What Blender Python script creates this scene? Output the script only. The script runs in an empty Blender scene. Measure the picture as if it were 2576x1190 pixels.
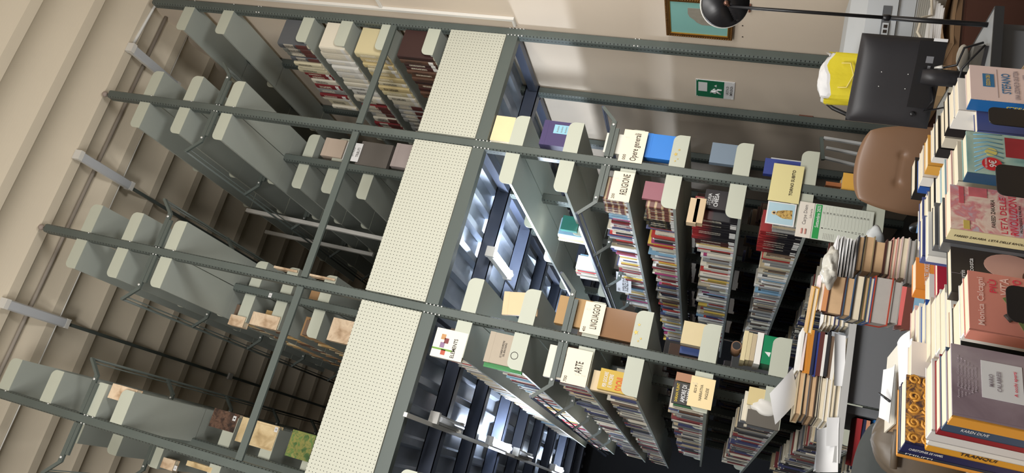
import bpy, math, random
from mathutils import Vector, Matrix
random.seed(7)
SC = bpy.context.scene
COL = SC.collection
S = 1.3      # working unit -> metres
Z0 = 0.56    # working height of the floor

# ------------------------------------------------------------------ camera, world, light, exposure
CAM = (-1.80543481, -3.85909913, 1.71317083)
RGT = (0.92101056, -0.35348835, 0.16366288)
DWN = (0.25289641, 0.22304173, -0.94143284)
FWD = (0.29628189, 0.90845934, 0.29481973)
FPX = 1878.355

def real(p): return Vector((p[0]*S, p[1]*S, (p[2]-Z0)*S))

cd = bpy.data.cameras.new('camera'); cam = bpy.data.objects.new('camera', cd); COL.objects.link(cam)
cd.sensor_fit = 'HORIZONTAL'; cd.sensor_width = 36.0; cd.lens = 36.0*FPX/2576.0
cd.clip_start = 0.02; cd.clip_end = 100
_x = Vector(DWN); _y = Vector(RGT); _z = -Vector(FWD)
M = Matrix(((_x[0], _y[0], _z[0]), (_x[1], _y[1], _z[1]), (_x[2], _y[2], _z[2]))).to_4x4()
M.translation = real(CAM)
cam.matrix_world = M
SC.camera = cam

W = bpy.data.worlds.new('room_light'); SC.world = W; W.use_nodes = True
W.node_tree.nodes['Background'].inputs[0].default_value = (1.0, 0.97, 0.94, 1)
W.node_tree.nodes['Background'].inputs[1].default_value = 0.22

def area(name, loc, target, sx, sy, power, col):
    l = bpy.data.lights.new(name, 'AREA'); l.shape = 'RECTANGLE'; l.size = sx; l.size_y = sy
    l.energy = power; l.color = col
    o = bpy.data.objects.new(name, l); COL.objects.link(o)
    o.location = real(loc)
    d = real(target) - real(loc)
    o.rotation_euler = d.to_track_quat('-Z', 'Y').to_euler()
    return o
# the reading room's own lamps, hanging behind and beside the photographer
area('reading_room_lamp', (0.25, -2.3, 2.5), (-0.8, 0.1, 5.0), 0.9, 0.5, 74, (1.0, 0.98, 0.95))
area('reading_room_lamp', (-2.6, -3.4, 3.2), (-0.6, 0.1, 2.9), 1.4, 0.8, 140, (1.0, 0.98, 0.955))
area('reading_room_lamp', (-3.6, -2.6, 3.9), (-2.4, -0.5, 6.2), 1.4, 0.8, 76, (1.0, 0.96, 0.90))
area('desk_area_lamp', (-1.2, -3.3, 3.9), (-1.0, -1.6, 1.2), 1.4, 0.9, 72, (1.0, 0.98, 0.95))

SC.view_settings.view_transform = 'Standard'
SC.view_settings.look = 'None'
SC.view_settings.exposure = 0.0
SC.view_settings.gamma = 1.0
SC.view_settings.use_curve_mapping = False

# ------------------------------------------------------------------ projection helpers (pixel + a known plane -> point of the place)
def ray(px, py):
    u = (595.0-py)/FPX; v = (px-1288.0)/FPX
    return [RGT[i]*u + DWN[i]*v + FWD[i] for i in range(3)]
def onp(px, py, ax, val):
    d = ray(px, py); t = (val-CAM[ax])/d[ax]
    return [CAM[i]+d[i]*t for i in range(3)]
def at(px, py, t):
    d = ray(px, py); return [CAM[i]+d[i]*t for i in range(3)]

# ------------------------------------------------------------------ materials
def lin(h):
    h = h.lstrip('#'); r = []
    for i in (0, 2, 4):
        c = int(h[i:i+2], 16)/255.0
        r.append(c/12.92 if c <= 0.04045 else ((c+0.055)/1.055)**2.4)
    return (r[0], r[1], r[2], 1.0)
MATS = {}
class NT:
    def __init__(s, m): s.t = m.node_tree; s.n = s.t.nodes; s.l = s.t.links
    def add(s, ty, **k):
        n = s.n.new(ty)
        for a, b in k.items(): setattr(n, a, b)
        return n
    def math(s, op, a, b=None, c=None):
        n = s.n.new('ShaderNodeMath'); n.operation = op
        for i, v in enumerate((a, b, c)):
            if v is None: continue
            if isinstance(v, (int, float)): n.inputs[i].default_value = v
            else: s.l.new(v, n.inputs[i])
        return n.outputs[0]
    def mix(s, f, a, b):
        n = s.n.new('ShaderNodeMix'); n.data_type = 'RGBA'
        for i, v in ((0, f), (6, a), (7, b)):
            if isinstance(v, (int, float)): n.inputs[i].default_value = v
            elif isinstance(v, tuple): n.inputs[i].default_value = v
            else: s.l.new(v, n.inputs[i])
        return n.outputs[2]
def mat(name, col='#808080', rough=0.6, metal=0.0, var=0.0, vs=6.0, bump=0.0, emit=None, es=0.0, spec=None, alpha=None):
    if name in MATS: return MATS[name]
    m = bpy.data.materials.new(name); m.use_nodes = True
    t = NT(m); b = t.n['Principled BSDF']
    c = lin(col) if isinstance(col, str) else col
    b.inputs['Base Color'].default_value = c
    b.inputs['Roughness'].default_value = rough; b.inputs['Metallic'].default_value = metal
    if spec is not None: b.inputs['Specular IOR Level'].default_value = spec
    if var or bump:
        tc = t.add('ShaderNodeTexCoord'); no = t.add('ShaderNodeTexNoise'); no.inputs['Scale'].default_value = vs
        no.inputs['Detail'].default_value = 5
        t.l.new(tc.outputs['Object'], no.inputs['Vector'])
        if var:
            dk = tuple(x*(1-var) for x in c[:3])+(1,); lt = tuple(min(1, x*(1+var)) for x in c[:3])+(1,)
            t.l.new(t.mix(no.outputs[0], dk, lt), b.inputs['Base Color'])
        if bump:
            bp = t.add('ShaderNodeBump'); bp.inputs['Strength'].default_value = bump; bp.inputs['Distance'].default_value = 0.01
            t.l.new(no.outputs[0], bp.inputs['Height']); t.l.new(bp.outputs[0], b.inputs['Normal'])
    if emit:
        b.inputs['Emission Color'].default_value = lin(emit); b.inputs['Emission Strength'].default_value = es
    if alpha is not None:
        b.inputs['Alpha'].default_value = alpha
    MATS[name] = m; return m

def print_mat(name, cols, scale=8, rough=.5, detail=6, dist=0.6):
    if name in MATS: return MATS[name]
    m = bpy.data.materials.new(name); m.use_nodes = True; t = NT(m); b = t.n['Principled BSDF']
    tc = t.add('ShaderNodeTexCoord'); no = t.add('ShaderNodeTexNoise'); no.inputs['Scale'].default_value = scale; no.inputs['Detail'].default_value = detail; no.inputs['Distortion'].default_value = dist
    t.l.new(tc.outputs['Object'], no.inputs['Vector']); cr = t.add('ShaderNodeValToRGB'); el = cr.color_ramp.elements
    n = len(cols)
    for i, c in enumerate(cols):
        p = .28+.44*i/(n-1)
        e = el[i] if i < 2 else el.new(p)
        e.position = p; e.color = lin(c)
    t.l.new(no.outputs[0], cr.inputs[0]); t.l.new(cr.outputs[0], b.inputs['Base Color']); b.inputs['Roughness'].default_value = rough
    MATS[name] = m; return m
m_ceil = mat('ceiling_plaster', '#cfc4b0', 0.9, var=0.05, vs=1.6, bump=0.03)
m_wall = mat('wall_plaster', '#d2c4b2', 0.9, var=0.05, vs=2.2, bump=0.05)
m_floor = mat('floor_tiles', '#4a4642', 0.5, var=0.1)
m_steel = mat('green_grey_enamel', '#555d59', 0.42, var=0.06, vs=3)
m_shelf = mat('shelf_enamel', '#9ea49d', 0.42, var=0.05, vs=4)
m_plate = mat('end_plate_enamel', '#b8bcad', 0.45, var=0.03, vs=8)
m_joist = mat('joist_paint', '#4a5162', 0.4, var=0.08, vs=4)
m_zinc = mat('galvanised_deck', '#aeb6c2', 0.36, metal=0.5, var=0.25, vs=7)
m_bolt = mat('bolt_zinc', '#dedfdc', 0.35, metal=0.3)
m_white = mat('white_plastic', '#d8d6d0', 0.4)
m_pages = mat('page_edges', '#d9cdb4', 0.85, var=0.06, vs=60)
m_paper = mat('white_paper', '#dcdcdc', 0.8, var=0.03, vs=20)
m_card = mat('cream_card', '#efe3cb', 0.8)
m_ink = mat('black_ink', '#2a211c', 0.7)
m_black = mat('black_plastic', '#17171a', 0.4)
m_tube = mat('lit_tube', '#ffffff', 0.5, emit='#e4eeff', es=28)
m_pipe = mat('grey_pipe', '#9a9186', 0.6)

def holes_mat():
    m = bpy.data.materials.new('perforated_post_enamel'); m.use_nodes = True; t = NT(m); b = t.n['Principled BSDF']
    tc = t.add('ShaderNodeTexCoord'); sp = t.add('ShaderNodeSeparateXYZ'); t.l.new(tc.outputs['Object'], sp.inputs[0])
    ax = t.math('ABSOLUTE', sp.outputs[0])
    fz = t.math('SUBTRACT', t.math('FRACT', t.math('DIVIDE', sp.outputs[2], 0.0235)), 0.5)
    dz = t.math('MULTIPLY', fz, 0.0235)
    # front row on the chamfer and a row of slots on the side flange
    dx = t.math('SUBTRACT', ax, 0.0245)
    d1 = t.math('SQRT', t.math('ADD', t.math('MULTIPLY', dx, dx), t.math('MULTIPLY', dz, dz)))
    k1 = t.math('LESS_THAN', d1, 0.0031)
    dy = t.math('SUBTRACT', sp.outputs[1], 0.034)
    s1 = t.math('LESS_THAN', t.math('ABSOLUTE', dy), 0.003)
    s2 = t.math('LESS_THAN', t.math('ABSOLUTE', dz), 0.0065)
    s3 = t.math('GREATER_THAN', ax, 0.028)
    k2 = t.math('MULTIPLY', t.math('MULTIPLY', s1, s2), s3)
    k = t.math('MAXIMUM', k1, k2)
    no = t.add('ShaderNodeTexNoise'); no.inputs['Scale'].default_value = 5; t.l.new(tc.outputs['Object'], no.inputs['Vector'])
    base = t.mix(no.outputs[0], lin('#4b534f'), lin('#5d6561'))
    t.l.new(t.mix(k, base, lin('#0c0d0d')), b.inputs['Base Color']); b.inputs['Roughness'].default_value = 0.42
    return m
m_post = holes_mat()
def perf_mat():
    m = bpy.data.materials.new('perforated_cream_sheet'); m.use_nodes = True; t = NT(m); b = t.n['Principled BSDF']
    tc = t.add('ShaderNodeTexCoord'); sp = t.add('ShaderNodeSeparateXYZ'); t.l.new(tc.outputs['Object'], sp.inputs[0])
    p = 0.0206
    dx = t.math('SUBTRACT', t.math('FRACT', t.math('DIVIDE', sp.outputs[0], p)), 0.5)
    dz = t.math('SUBTRACT', t.math('FRACT', t.math('DIVIDE', sp.outputs[2], p)), 0.5)
    d = t.math('SQRT', t.math('ADD', t.math('MULTIPLY', dx, dx), t.math('MULTIPLY', dz, dz)))
    k = t.math('LESS_THAN', d, 0.125)
    t.l.new(t.mix(k, lin('#babbad'), lin('#2e302b')), b.inputs['Base Color']); b.inputs['Roughness'].default_value = 0.45
    return m
m_perf = perf_mat()

def cover_mat(name, kind):
    """cover of a shelved book: the colour is the object's own colour; title band and call-number sticker on the spine"""
    m = bpy.data.materials.new(name); m.use_nodes = True; t = NT(m); b = t.n['Principled BSDF']
    oi = t.add('ShaderNodeObjectInfo'); tc = t.add('ShaderNodeTexCoord'); sp = t.add('ShaderNodeSeparateXYZ')
    t.l.new(tc.outputs['Generated'], sp.inputs[0]); X, Y, Z = sp.outputs
    spine = t.math('LESS_THAN', X, 0.02)
    def band(a, c): return t.math('MULTIPLY', t.math('GREATER_THAN', Z, a), t.math('LESS_THAN', Z, c))
    mid = t.math('LESS_THAN', t.math('ABSOLUTE', t.math('SUBTRACT', Y, 0.5)), 0.22)
    no = t.add('ShaderNodeTexNoise'); no.inputs['Scale'].default_value = 30; no.noise_dimensions = '4D'
    t.l.new(tc.outputs['Generated'], no.inputs['Vector']); t.l.new(oi.outputs['Random'], no.inputs['W'])
    txt = t.math('GREATER_THAN', no.outputs[0], 0.5)
    title = t.math('MULTIPLY', t.math('MULTIPLY', spine, txt), t.math('MULTIPLY', mid, band(0.38, 0.86)))
    r = oi.outputs['Random']; light = t.math('GREATER_THAN', r, 0.45)
    tcol = t.mix(light, lin('#2b2624'), lin('#e6ddc6'))
    c = oi.outputs['Color']
    if kind == 'banded':
        f = t.math('FRACT', t.math('MULTIPLY', Z, 4.2)); k = t.math('GREATER_THAN', f, 0.68)
        c = t.mix(k, c, lin('#b39c78'))
    elif kind == 'redblack':
        g = t.add('ShaderNodeMapRange'); g.inputs[1].default_value = 0.55; g.inputs[2].default_value = 0.9; t.l.new(Z, g.inputs[0])
        c = t.mix(g.outputs[0], lin('#17151a'), lin('#8e2325'))
    elif kind == 'greek':
        w = t.add('ShaderNodeTexChecker'); w.inputs['Scale'].default_value = 9
        w.inputs[1].default_value = lin('#16150f'); w.inputs[2].default_value = lin('#5f5738'); t.l.new(tc.outputs['Generated'], w.inputs[0])
        fr = t.math('FRACT', t.math('MULTIPLY', Z, 5.0)); k = t.math('GREATER_THAN', fr, 0.6)
        c = t.mix(k, lin('#16150f'), w.outputs[0])
    elif kind == 'ledger':
        k = band(0.46, 0.80); c = t.mix(t.math('MULTIPLY', spine, k), c, lin('#aaa396'))
        k = t.math('MULTIPLY', spine, band(0.0, 0.38)); c = t.mix(k, c, lin('#5c3431'))
    if kind not in ('plain',):
        c = t.mix(title, c, tcol)
    if kind in ('book', 'banded', 'redblack', 'greek'):
        lab = t.math('MULTIPLY', spine, t.math('MULTIPLY', band(0.06, 0.19), t.math('GREATER_THAN', t.math('FRACT', t.math('MULTIPLY', r, 7.0)), 0.25)))
        c = t.mix(lab, c, lin('#dcdad4'))
    t.l.new(c, b.inputs['Base Color']); b.inputs['Roughness'].default_value = 0.42 if kind != 'plain' else 0.7
    return m
CV = {k: cover_mat('cover_'+k, k) for k in ('book', 'banded', 'redblack', 'greek', 'ledger', 'plain')}

# ------------------------------------------------------------------ mesh builder
class MB:
    def __init__(s): s.v = []; s.f = []; s.m = []; s.sm = []
    def quad(s, a, b, c, d, m=0):
        i = len(s.v); s.v += [a, b, c, d]; s.f.append((i, i+1, i+2, i+3)); s.m.append(m); s.sm.append(False)
    def box(s, x0, x1, y0, y1, z0, z1, m=0, T=None):
        i = len(s.v); P = [(x0,y0,z0),(x1,y0,z0),(x1,y1,z0),(x0,y1,z0),(x0,y0,z1),(x1,y0,z1),(x1,y1,z1),(x0,y1,z1)]
        if T: P = [tuple(T @ Vector(p)) for p in P]
        s.v += P
        for q in ((0,3,2,1),(4,5,6,7),(0,1,5,4),(1,2,6,5),(2,3,7,6),(3,0,4,7)):
            s.f.append(tuple(i+k for k in q)); s.m.append(m); s.sm.append(False)
        return s
    def prism(s, poly, ax, a, b, m=0, smooth=False, T=None):
        """closed polygon in the plane normal to axis ax (0: y,z  1: x,z  2: x,y), from a to b"""
        i = len(s.v); n = len(poly)
        def P(p, w):
            q = (w, p[0], p[1]) if ax == 0 else ((p[0], w, p[1]) if ax == 1 else (p[0], p[1], w))
            return tuple(T @ Vector(q)) if T else q
        s.v += [P(p, a) for p in poly] + [P(p, b) for p in poly]
        for k in range(n):
            j = (k+1) % n; s.f.append((i+k, i+j, i+n+j, i+n+k)); s.m.append(m); s.sm.append(smooth)
        s.f.append(tuple(i+k for k in range(n))[::-1]); s.m.append(m); s.sm.append(False)
        s.f.append(tuple(i+n+k for k in range(n))); s.m.append(m); s.sm.append(False)
        return s
    def tube(s, path, r, n=10, m=0, smooth=True, cap=True):
        rings = []; path = [Vector(p) for p in path]; R = r if isinstance(r, (list, tuple)) else [r]*len(path)
        for k, p in enumerate(path):
            d = (path[min(k+1, len(path)-1)]-path[max(k-1, 0)]).normalized()
            a = d.orthogonal().normalized() if k == 0 else (a - d*a.dot(d)).normalized()
            b = d.cross(a); i = len(s.v)
            s.v += [tuple(p + (a*math.cos(2*math.pi*q/n)+b*math.sin(2*math.pi*q/n))*R[k]) for q in range(n)]
            rings.append(i)
        for k in range(len(rings)-1):
            A, B = rings[k], rings[k+1]
            for q in range(n):
                j = (q+1) % n; s.f.append((A+q, A+j, B+j, B+q)); s.m.append(m); s.sm.append(smooth)
        if cap:
            s.f.append(tuple(rings[0]+q for q in range(n))[::-1]); s.m.append(m); s.sm.append(False)
            s.f.append(tuple(rings[-1]+q for q in range(n))); s.m.append(m); s.sm.append(False)
        return s
    def sphere(s, c, r, sc=(1,1,1), nu=12, nv=8, m=0):
        i = len(s.v)
        for a in range(nv+1):
            th = math.pi*a/nv
            for b in range(nu):
                ph = 2*math.pi*b/nu
                s.v.append((c[0]+r*sc[0]*math.sin(th)*math.cos(ph), c[1]+r*sc[1]*math.sin(th)*math.sin(ph), c[2]+r*sc[2]*math.cos(th)))
        for a in range(nv):
            for b in range(nu):
                j = (b+1) % nu; s.f.append((i+a*nu+b, i+(a+1)*nu+b, i+(a+1)*nu+j, i+a*nu+j)); s.m.append(m); s.sm.append(True)
        return s
    def grid(s, fn, nu, nv, m=0, smooth=True):
        i = len(s.v)
        for a in range(nu+1):
            for b in range(nv+1): s.v.append(tuple(fn(a/nu, b/nv)))
        for a in range(nu):
            for b in range(nv):
                k = i+a*(nv+1)+b; s.f.append((k, k+1, k+nv+2, k+nv+1)); s.m.append(m); s.sm.append(smooth)
        return s
    def mesh(s, name, mats, org=(0,0,0)):
        me = bpy.data.meshes.new(name)
        me.from_pydata([(p[0]-org[0], p[1]-org[1], p[2]-org[2]) for p in s.v], [], s.f)
        for m in (mats if isinstance(mats, (list, tuple)) else [mats]): me.materials.append(m)
        me.polygons.foreach_set('material_index', s.m); me.polygons.foreach_set('use_smooth', s.sm)
        me.update(); return me

def tag(o, label=None, cat=None, group=None, kind=None):
    if label: o['label'] = label
    if cat: o['category'] = cat
    if group: o['group'] = group
    if kind: o['kind'] = kind
    return o
def put(o, loc, rot=None, scale=(1, 1, 1)):
    o.location = real(loc); o.scale = (scale[0]*S, scale[1]*S, scale[2]*S)
    if rot: o.rotation_euler = rot
    return o
def root(name, mb, mats, org, label=None, cat=None, group=None, kind=None, rot=None, absolute=True):
    """a top-level mesh; its vertices are given absolutely (or relative to org)"""
    me = mb.mesh(name, mats, org if absolute else (0,0,0))
    o = bpy.data.objects.new(name, me); COL.objects.link(o); put(o, org, rot)
    tag(o, label, cat, group, kind); return o
def thing(name, label, cat, org, group=None, rot=None):
    o = bpy.data.objects.new(name, None); o.empty_display_size = 0.05; COL.objects.link(o); put(o, org, rot)
    o['_org'] = tuple(org); tag(o, label, cat, group); return o
def part(name, mb, mats, parent, absolute=True, label=None):
    org = parent.get('_org') if (absolute and parent.get('_org') is not None) else (0,0,0)
    me = mb.mesh(name, mats, tuple(org)); o = bpy.data.objects.new(name, me); COL.objects.link(o); o.parent = parent
    if label: o['label'] = label
    return o
def copy_tree(o, parent=None):
    c = o.copy(); COL.objects.link(c)
    if parent: c.parent = parent
    for ch in list(o.children): copy_tree(ch, c)
    return c

# ------------------------------------------------------------------ lettering
_tx = {}
def text_mesh(s, mtl):
    k = (s, mtl.name)
    if k in _tx: return _tx[k]
    cu = bpy.data.curves.new('lettering', 'FONT'); cu.body = s; cu.align_x = 'CENTER'; cu.align_y = 'CENTER'; cu.resolution_u = 2; cu.offset = 0.012
    to = bpy.data.objects.new('lettering', cu); COL.objects.link(to)
    dg = bpy.context.evaluated_depsgraph_get(); dg.update()
    me = bpy.data.meshes.new_from_object(to.evaluated_get(dg)); bpy.data.objects.remove(to)
    vs = [v.co.copy() for v in me.vertices]
    if vs:
        x0 = min(v.x for v in vs); x1 = max(v.x for v in vs); y0 = min(v.y for v in vs); y1 = max(v.y for v in vs)
        for v in me.vertices:
            v.co = ((v.co.x-(x0+x1)/2)/(x1-x0), (v.co.y-(y0+y1)/2)/(y1-y0), 0)
    me.materials.clear(); me.materials.append(mtl)
    _tx[k] = me; return me
def carrier(o, spine=False):
    """the part of a thing that carries its print (cover, sheet, board), so that lettering becomes a sub-part of it"""
    for want in (('spine', 'cover') if spine else ('cover', 'card_sheet', 'paper_sheet', 'sign_board', 'calendar_pad', 'case', 'tag_paper')):
        for ch in o.children:
            if ch.name.split('.')[0] == want: return ch
    return o
def text(parent, s, w, h, c, mtl=None, face='-Y', turn=0.0, name='lettering'):
    """lettering of width w and height h centred at c (parent's local frame) on a surface facing `face`"""
    me = text_mesh(s, mtl or m_ink).copy()
    if face == '-Y': R = Matrix.Rotation(math.pi/2, 4, 'X')
    elif face == '-X': R = Matrix.Rotation(-math.pi/2, 4, 'Z') @ Matrix.Rotation(math.pi/2, 4, 'X')
    else: R = Matrix.Identity(4)
    A = Matrix.Translation(Vector(c)) @ R @ Matrix.Rotation(turn, 4, 'Z') @ Matrix.Diagonal((w, h, 1, 1))
    me.transform(A)
    o = bpy.data.objects.new(name, me); COL.objects.link(o); o.parent = parent if parent.type == 'MESH' else carrier(parent, face == '-X' and parent.get('category') == 'book')
    return o

# ================================================================== THE SETTING
WX = 0.842                                   # right-hand wall
mb = MB(); mb.box(-7, WX+0.1, -5.2, 7.5, Z0-0.05, Z0); root('floor', mb, m_floor, (0,0,Z0), kind='structure')
mb = MB(); mb.box(WX, WX+0.1, -5.2, 7.5, Z0, 6.6); root('wall_right', mb, m_wall, (WX,0,Z0), kind='structure')
mb = MB(); mb.box(-7, WX, 7.4, 7.5, Z0, 6.6); root('wall_back', mb, mat('painted_deep_shade', '#25272b', .8), (0,7.4,Z0), kind='structure')  # near-black colour stands in for the shade deep in the stacks
mb = MB(); mb.box(-7.1, -7, -5.2, 7.5, Z0, 6.6); root('wall_left', mb, m_wall, (-7,0,Z0), kind='structure')
# ceiling: rows of shallow plaster vaults between flat ribs
prof = []; pitch = 0.389; CZ = 6.272
y = 0.112 - pitch*14
while y < 7.6:
    prof.append((y-0.072, CZ)); prof.append((y, CZ))
    span = pitch-0.072
    for k in range(1, 24):
        a = k/24.0
        prof.append((y+span*a, CZ+0.062*math.sin(math.pi*a)**0.85))
    y += pitch
mb = MB()
for k in range(len(prof)-1):
    (ya, za), (yb, zb) = prof[k], prof[k+1]
    flat = abs(za-CZ) < 1e-6 and abs(zb-CZ) < 1e-6
    mb.quad((-7, ya, za), (-7, yb, zb), (WX+0.05, yb, zb), (WX+0.05, ya, za)); mb.sm[-1] = False
mb.box(-7, WX+0.1, -5.4, 7.6, 6.5, 6.55)
root('ceiling', mb, m_ceil, (0,0,CZ), kind='structure')

# mezzanine: ribbed galvanised deck with steel joists and girders
mb = MB(); x = -4.6; p = 0.176; zt, zb = 3.425, 3.385
while x < 0.82:
    pts = [(x, zb), (x+0.040, zb), (x+0.056, zt), (x+p-0.017, zt), (x+p, zb)]
    for a, b in zip(pts[:-1], pts[1:]):
        mb.quad((a[0], 0.04, a[1]), (b[0], 0.04, b[1]), (b[0], 7.35, b[1]), (a[0], 7.35, a[1]))
    x += p
mb.box(-4.6, WX-0.005, 0.04, 7.35, 3.43, 3.46)
root('mezzanine_deck', mb, m_zinc, (0,0,3.4), kind='structure')

RUN = {'A': 0.809, 'B': 0.0, 'C': -1.05, 'D': -2.135, 'E': -3.22}
NK = 9; PY = 0.722
def ysec(k): return k*PY
def cchan(y0, x0, x1, z0, z1, t=0.006, dep=0.05):
    b = MB(); b.box(x0, x1, y0, y0+t, z0, z1); b.box(x0, x1, y0, y0+dep, z0, z0+t); b.box(x0, x1, y0, y0+dep, z1-t, z1); return b
where_y = ['just behind the front posts', 'one bay back', 'two bays back', 'three bays back', 'four bays back', 'far back in the stacks', 'far back in the stacks', 'far back in the stacks', 'far back in the stacks']
for k in range(1, NK+1):
    lab = 'dark steel joist carrying the ribbed deck, %s behind the front posts' % ['', 'first', 'second', 'third', 'fourth', 'fifth', 'sixth', 'seventh', 'eighth', 'ninth'][k]
    b = cchan(ysec(k)-0.045, -4.4, WX-0.01, 3.285, 3.383, dep=0.075)
    root('steel_joist', b, m_joist, (-1.0, ysec(k), 3.285), lab, 'joist', 'joists under the mezzanine deck')
aisle_of = {'A': 'right wall', 'B': 'RELIGIONE bookcases', 'C': 'ARTE bookcases', 'D': 'leftmost bookcases'}
for r in 'ABCD':
    X = RUN[r]
    if r == 'A': X -= 0.01
    for k in range(0, 4):
        b = MB(); b.box(X-0.022, X+0.022, ysec(k)+0.062, ysec(k+1)-0.052, 3.29, 3.35)
        root('steel_girder', b, m_joist, (X, ysec(k), 3.29), 'short dark steel girder running back above the %s, %s' % (aisle_of[r], ['starting at the front post', 'one bay back', 'two bays back', 'three bays back'][k]), 'girder', 'girders above the bookcases')

# ---------------------------------------------------------------- posts
def post_mb(z0, z1):
    b = MB()
    poly = [(-0.029, 0.06), (-0.029, 0.012), (-0.020, 0.0), (0.020, 0.0), (0.029, 0.012), (0.029, 0.06), (0.024, 0.06), (0.024, 0.015), (0.018, 0.006), (-0.018, 0.006), (-0.024, 0.015), (-0.024, 0.06)]
    n = len(poly); i = len(b.v)
    b.v += [(p[0], p[1], z0) for p in poly]+[(p[0], p[1], z1) for p in poly]
    for k in range(n):
        j = (k+1) % n; b.f.append((i+k, i+j, i+n+j, i+n+k)); b.m.append(0); b.sm.append(False)
    for q in ((0,1,10,11), (1,2,9,10), (2,3,8,9), (3,4,7,8), (4,5,6,7)):
        b.f.append(tuple(i+k for k in q)); b.m.append(0); b.sm.append(False)
        b.f.append(tuple(i+n+k for k in q)); b.m.append(0); b.sm.append(False)
    return b
plab = {'A': 'tall green-grey perforated steel post against the right wall', 'B': 'tall green-grey perforated steel post carrying the TORNO SUBITO sign',
        'C': 'tall green-grey perforated steel post between the LINGUAGGIO and ARTE cards', 'D': 'tall green-grey perforated steel post at the lower left corner'}
pm = {}
def bolts(parent, lst):
    for (x, z) in lst:
        b = MB(); b.tube([(x, -0.001, z), (x, -0.006, z)], 0.0052, 8); part('bolt', b, m_bolt, parent, absolute=False)
for r in 'ABCD':
    X = RUN[r]
    o = thing('shelving_post', plab[r], 'post', (X, 0, Z0), 'front posts of the steel shelving')
    b = post_mb(0, 6.19-Z0); part('upright', b, m_post, o, absolute=False)
    if r != 'A':
        b = MB(); b.tube([(0, .03, 6.18-Z0), (0, .03, 6.235-Z0)], 0.004, 8); part('levelling_screw', b, m_steel, o, absolute=False)
        b = MB(); b.sphere((0, .03, 6.248-Z0), 0.021, (1, 1, .95)); part('ceiling_foot', b, mat('foot_rubber', '#9b8d84', .7), o, absolute=False)
    bs = []
    for zz in (3.35, 3.327, 3.304, 3.281, 3.258):
        bs += [(0.0245, zz-Z0), (-0.0245, zz-Z0)]
    for zz in (5.262, 5.24, 2.54, 2.517): bs += [(0.0245, zz-Z0), (-0.0245, zz-Z0)]
    for z0 in ((5.80, 5.455, 5.105) if r in 'BC' else (5.88, 5.53, 5.18) if r == 'D' else (5.80, 5.455)):
        bs += [(0.0245, z0+.02-Z0)]
    for x, z in bs:
        b = MB(); b.sphere((x, 0.005, z), 0.0052, (1, 1, 1), 8, 6); part('bolt', b, m_bolt, o, absolute=False)
k_lab = ['', 'second', 'third', 'fourth', 'fifth', 'sixth']
for r in 'ABCD':
    for k in range(1, 6):
        top = 6.10 if k < 4 else 6.05
        o = root('shelving_post', post_mb(0, top-Z0), m_post, (RUN[r], ysec(k)-0.03, Z0), 'green-grey steel post, %s one back in the %s' % (k_lab[k], {'A': 'row along the right wall', 'B': 'row behind the TORNO SUBITO sign', 'C': 'row behind the NARRATIVA INGLESE card', 'D': 'leftmost row'}[r]), 'post', 'inner posts of the steel shelving', absolute=False)

# ---------------------------------------------------------------- front beams, rails, perforated panels
bays = [('D', 'C', 'left'), ('C', 'B', 'middle'), ('B', 'A', 'right')]
for a, c, nm in bays:
    x0, x1 = RUN[a]+0.0295, RUN[c]-0.0295
    if nm == 'right': x1 = RUN[c]-0.029
    b = MB(); b.box(x0, x1, 0.004, 0.012, 3.282, 3.357); b.box(x0, x1, 0.012, 0.055, 3.282, 3.289); b.box(x0, x1, 0.012, 0.055, 3.350, 3.357)
    root('fascia_beam', b, m_steel, ((x0+x1)/2, 0.01, 3.282), 'green-grey steel beam under the %s perforated panel' % nm, 'beam', 'beams under the perforated panels')
    x0 += .001; x1 -= .001
    b = MB(); b.box(x0, x1, -0.004, 0.0, 3.360, 3.742)
    b.box(x0, x1, 0.0, 0.016, 3.360, 3.364); b.box(x0, x1, 0.0, 0.016, 3.738, 3.742)
    b.box(x0, x0+.004, 0.0, 0.016, 3.364, 3.738); b.box(x1-.004, x1, 0.0, 0.016, 3.364, 3.738)
    root('perforated_panel', b, m_perf, (x0, -0.004, 3.360), {'left': 'cream perforated metal panel, longest in view, beside the lower left corner', 'middle': 'cream perforated metal panel between the two middle posts', 'right': 'shortest cream perforated metal panel, next to the right wall post'}[nm], 'panel', 'perforated panels along the mezzanine edge')
    b = MB(); b.box(x0, x1, 0.004, 0.020, 4.140, 4.184)
    root('guard_rail', b, m_steel, ((x0+x1)/2, 0.01, 4.14), 'thin green-grey guard rail crossing the %s bay above the perforated panel' % nm, 'rail', 'guard rails of the mezzanine')

# ---------------------------------------------------------------- shelves
PH = 0.088
def plate_poly(s, h=PH, w0=0.0, w1=0.227, r=0.038):
    pts = [(w0*s, 0), (w1*s, 0)]
    for k in range(7):
        a = math.pi/2*k/6
        pts.append(((w1-r+r*math.cos(a))*s, h-r+r*math.sin(a)))
    pts.append((w0*s, h))
    return pts
def shelf_protos():
    P = {}
    for s in (-1, 1):
        o = thing('metal_shelf', 'x', 'shelf', (0, 0, 0))
        L = PY-0.004; b = MB(); xa, xb = sorted((s*0.003, s*0.227))
        b.box(xa, xb, 0.004, L, 0.0, 0.003)
        oa, ob = sorted((s*0.2245, s*0.227)); b.box(oa, ob, 0.004, L, 0.003, 0.016)
        oa, ob = sorted((s*0.003, s*0.006)); b.box(oa, ob, 0.004, L, 0.003, 0.014)
        part('shelf_board', b, m_shelf, o, absolute=False)
        b = MB(); b.prism(plate_poly(s), 1, 0.0005, 0.0035); part('end_plate', b, m_plate, o, absolute=False)
        P[s] = o
    return P
SP = shelf_protos(); used = {-1: False, 1: False}
LOWZ = [3.057, 2.72, 2.36, 2.10, 1.752, 1.41, 1.06, 0.71]
side_nm = {-1: 'left', 1: 'right'}
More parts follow.
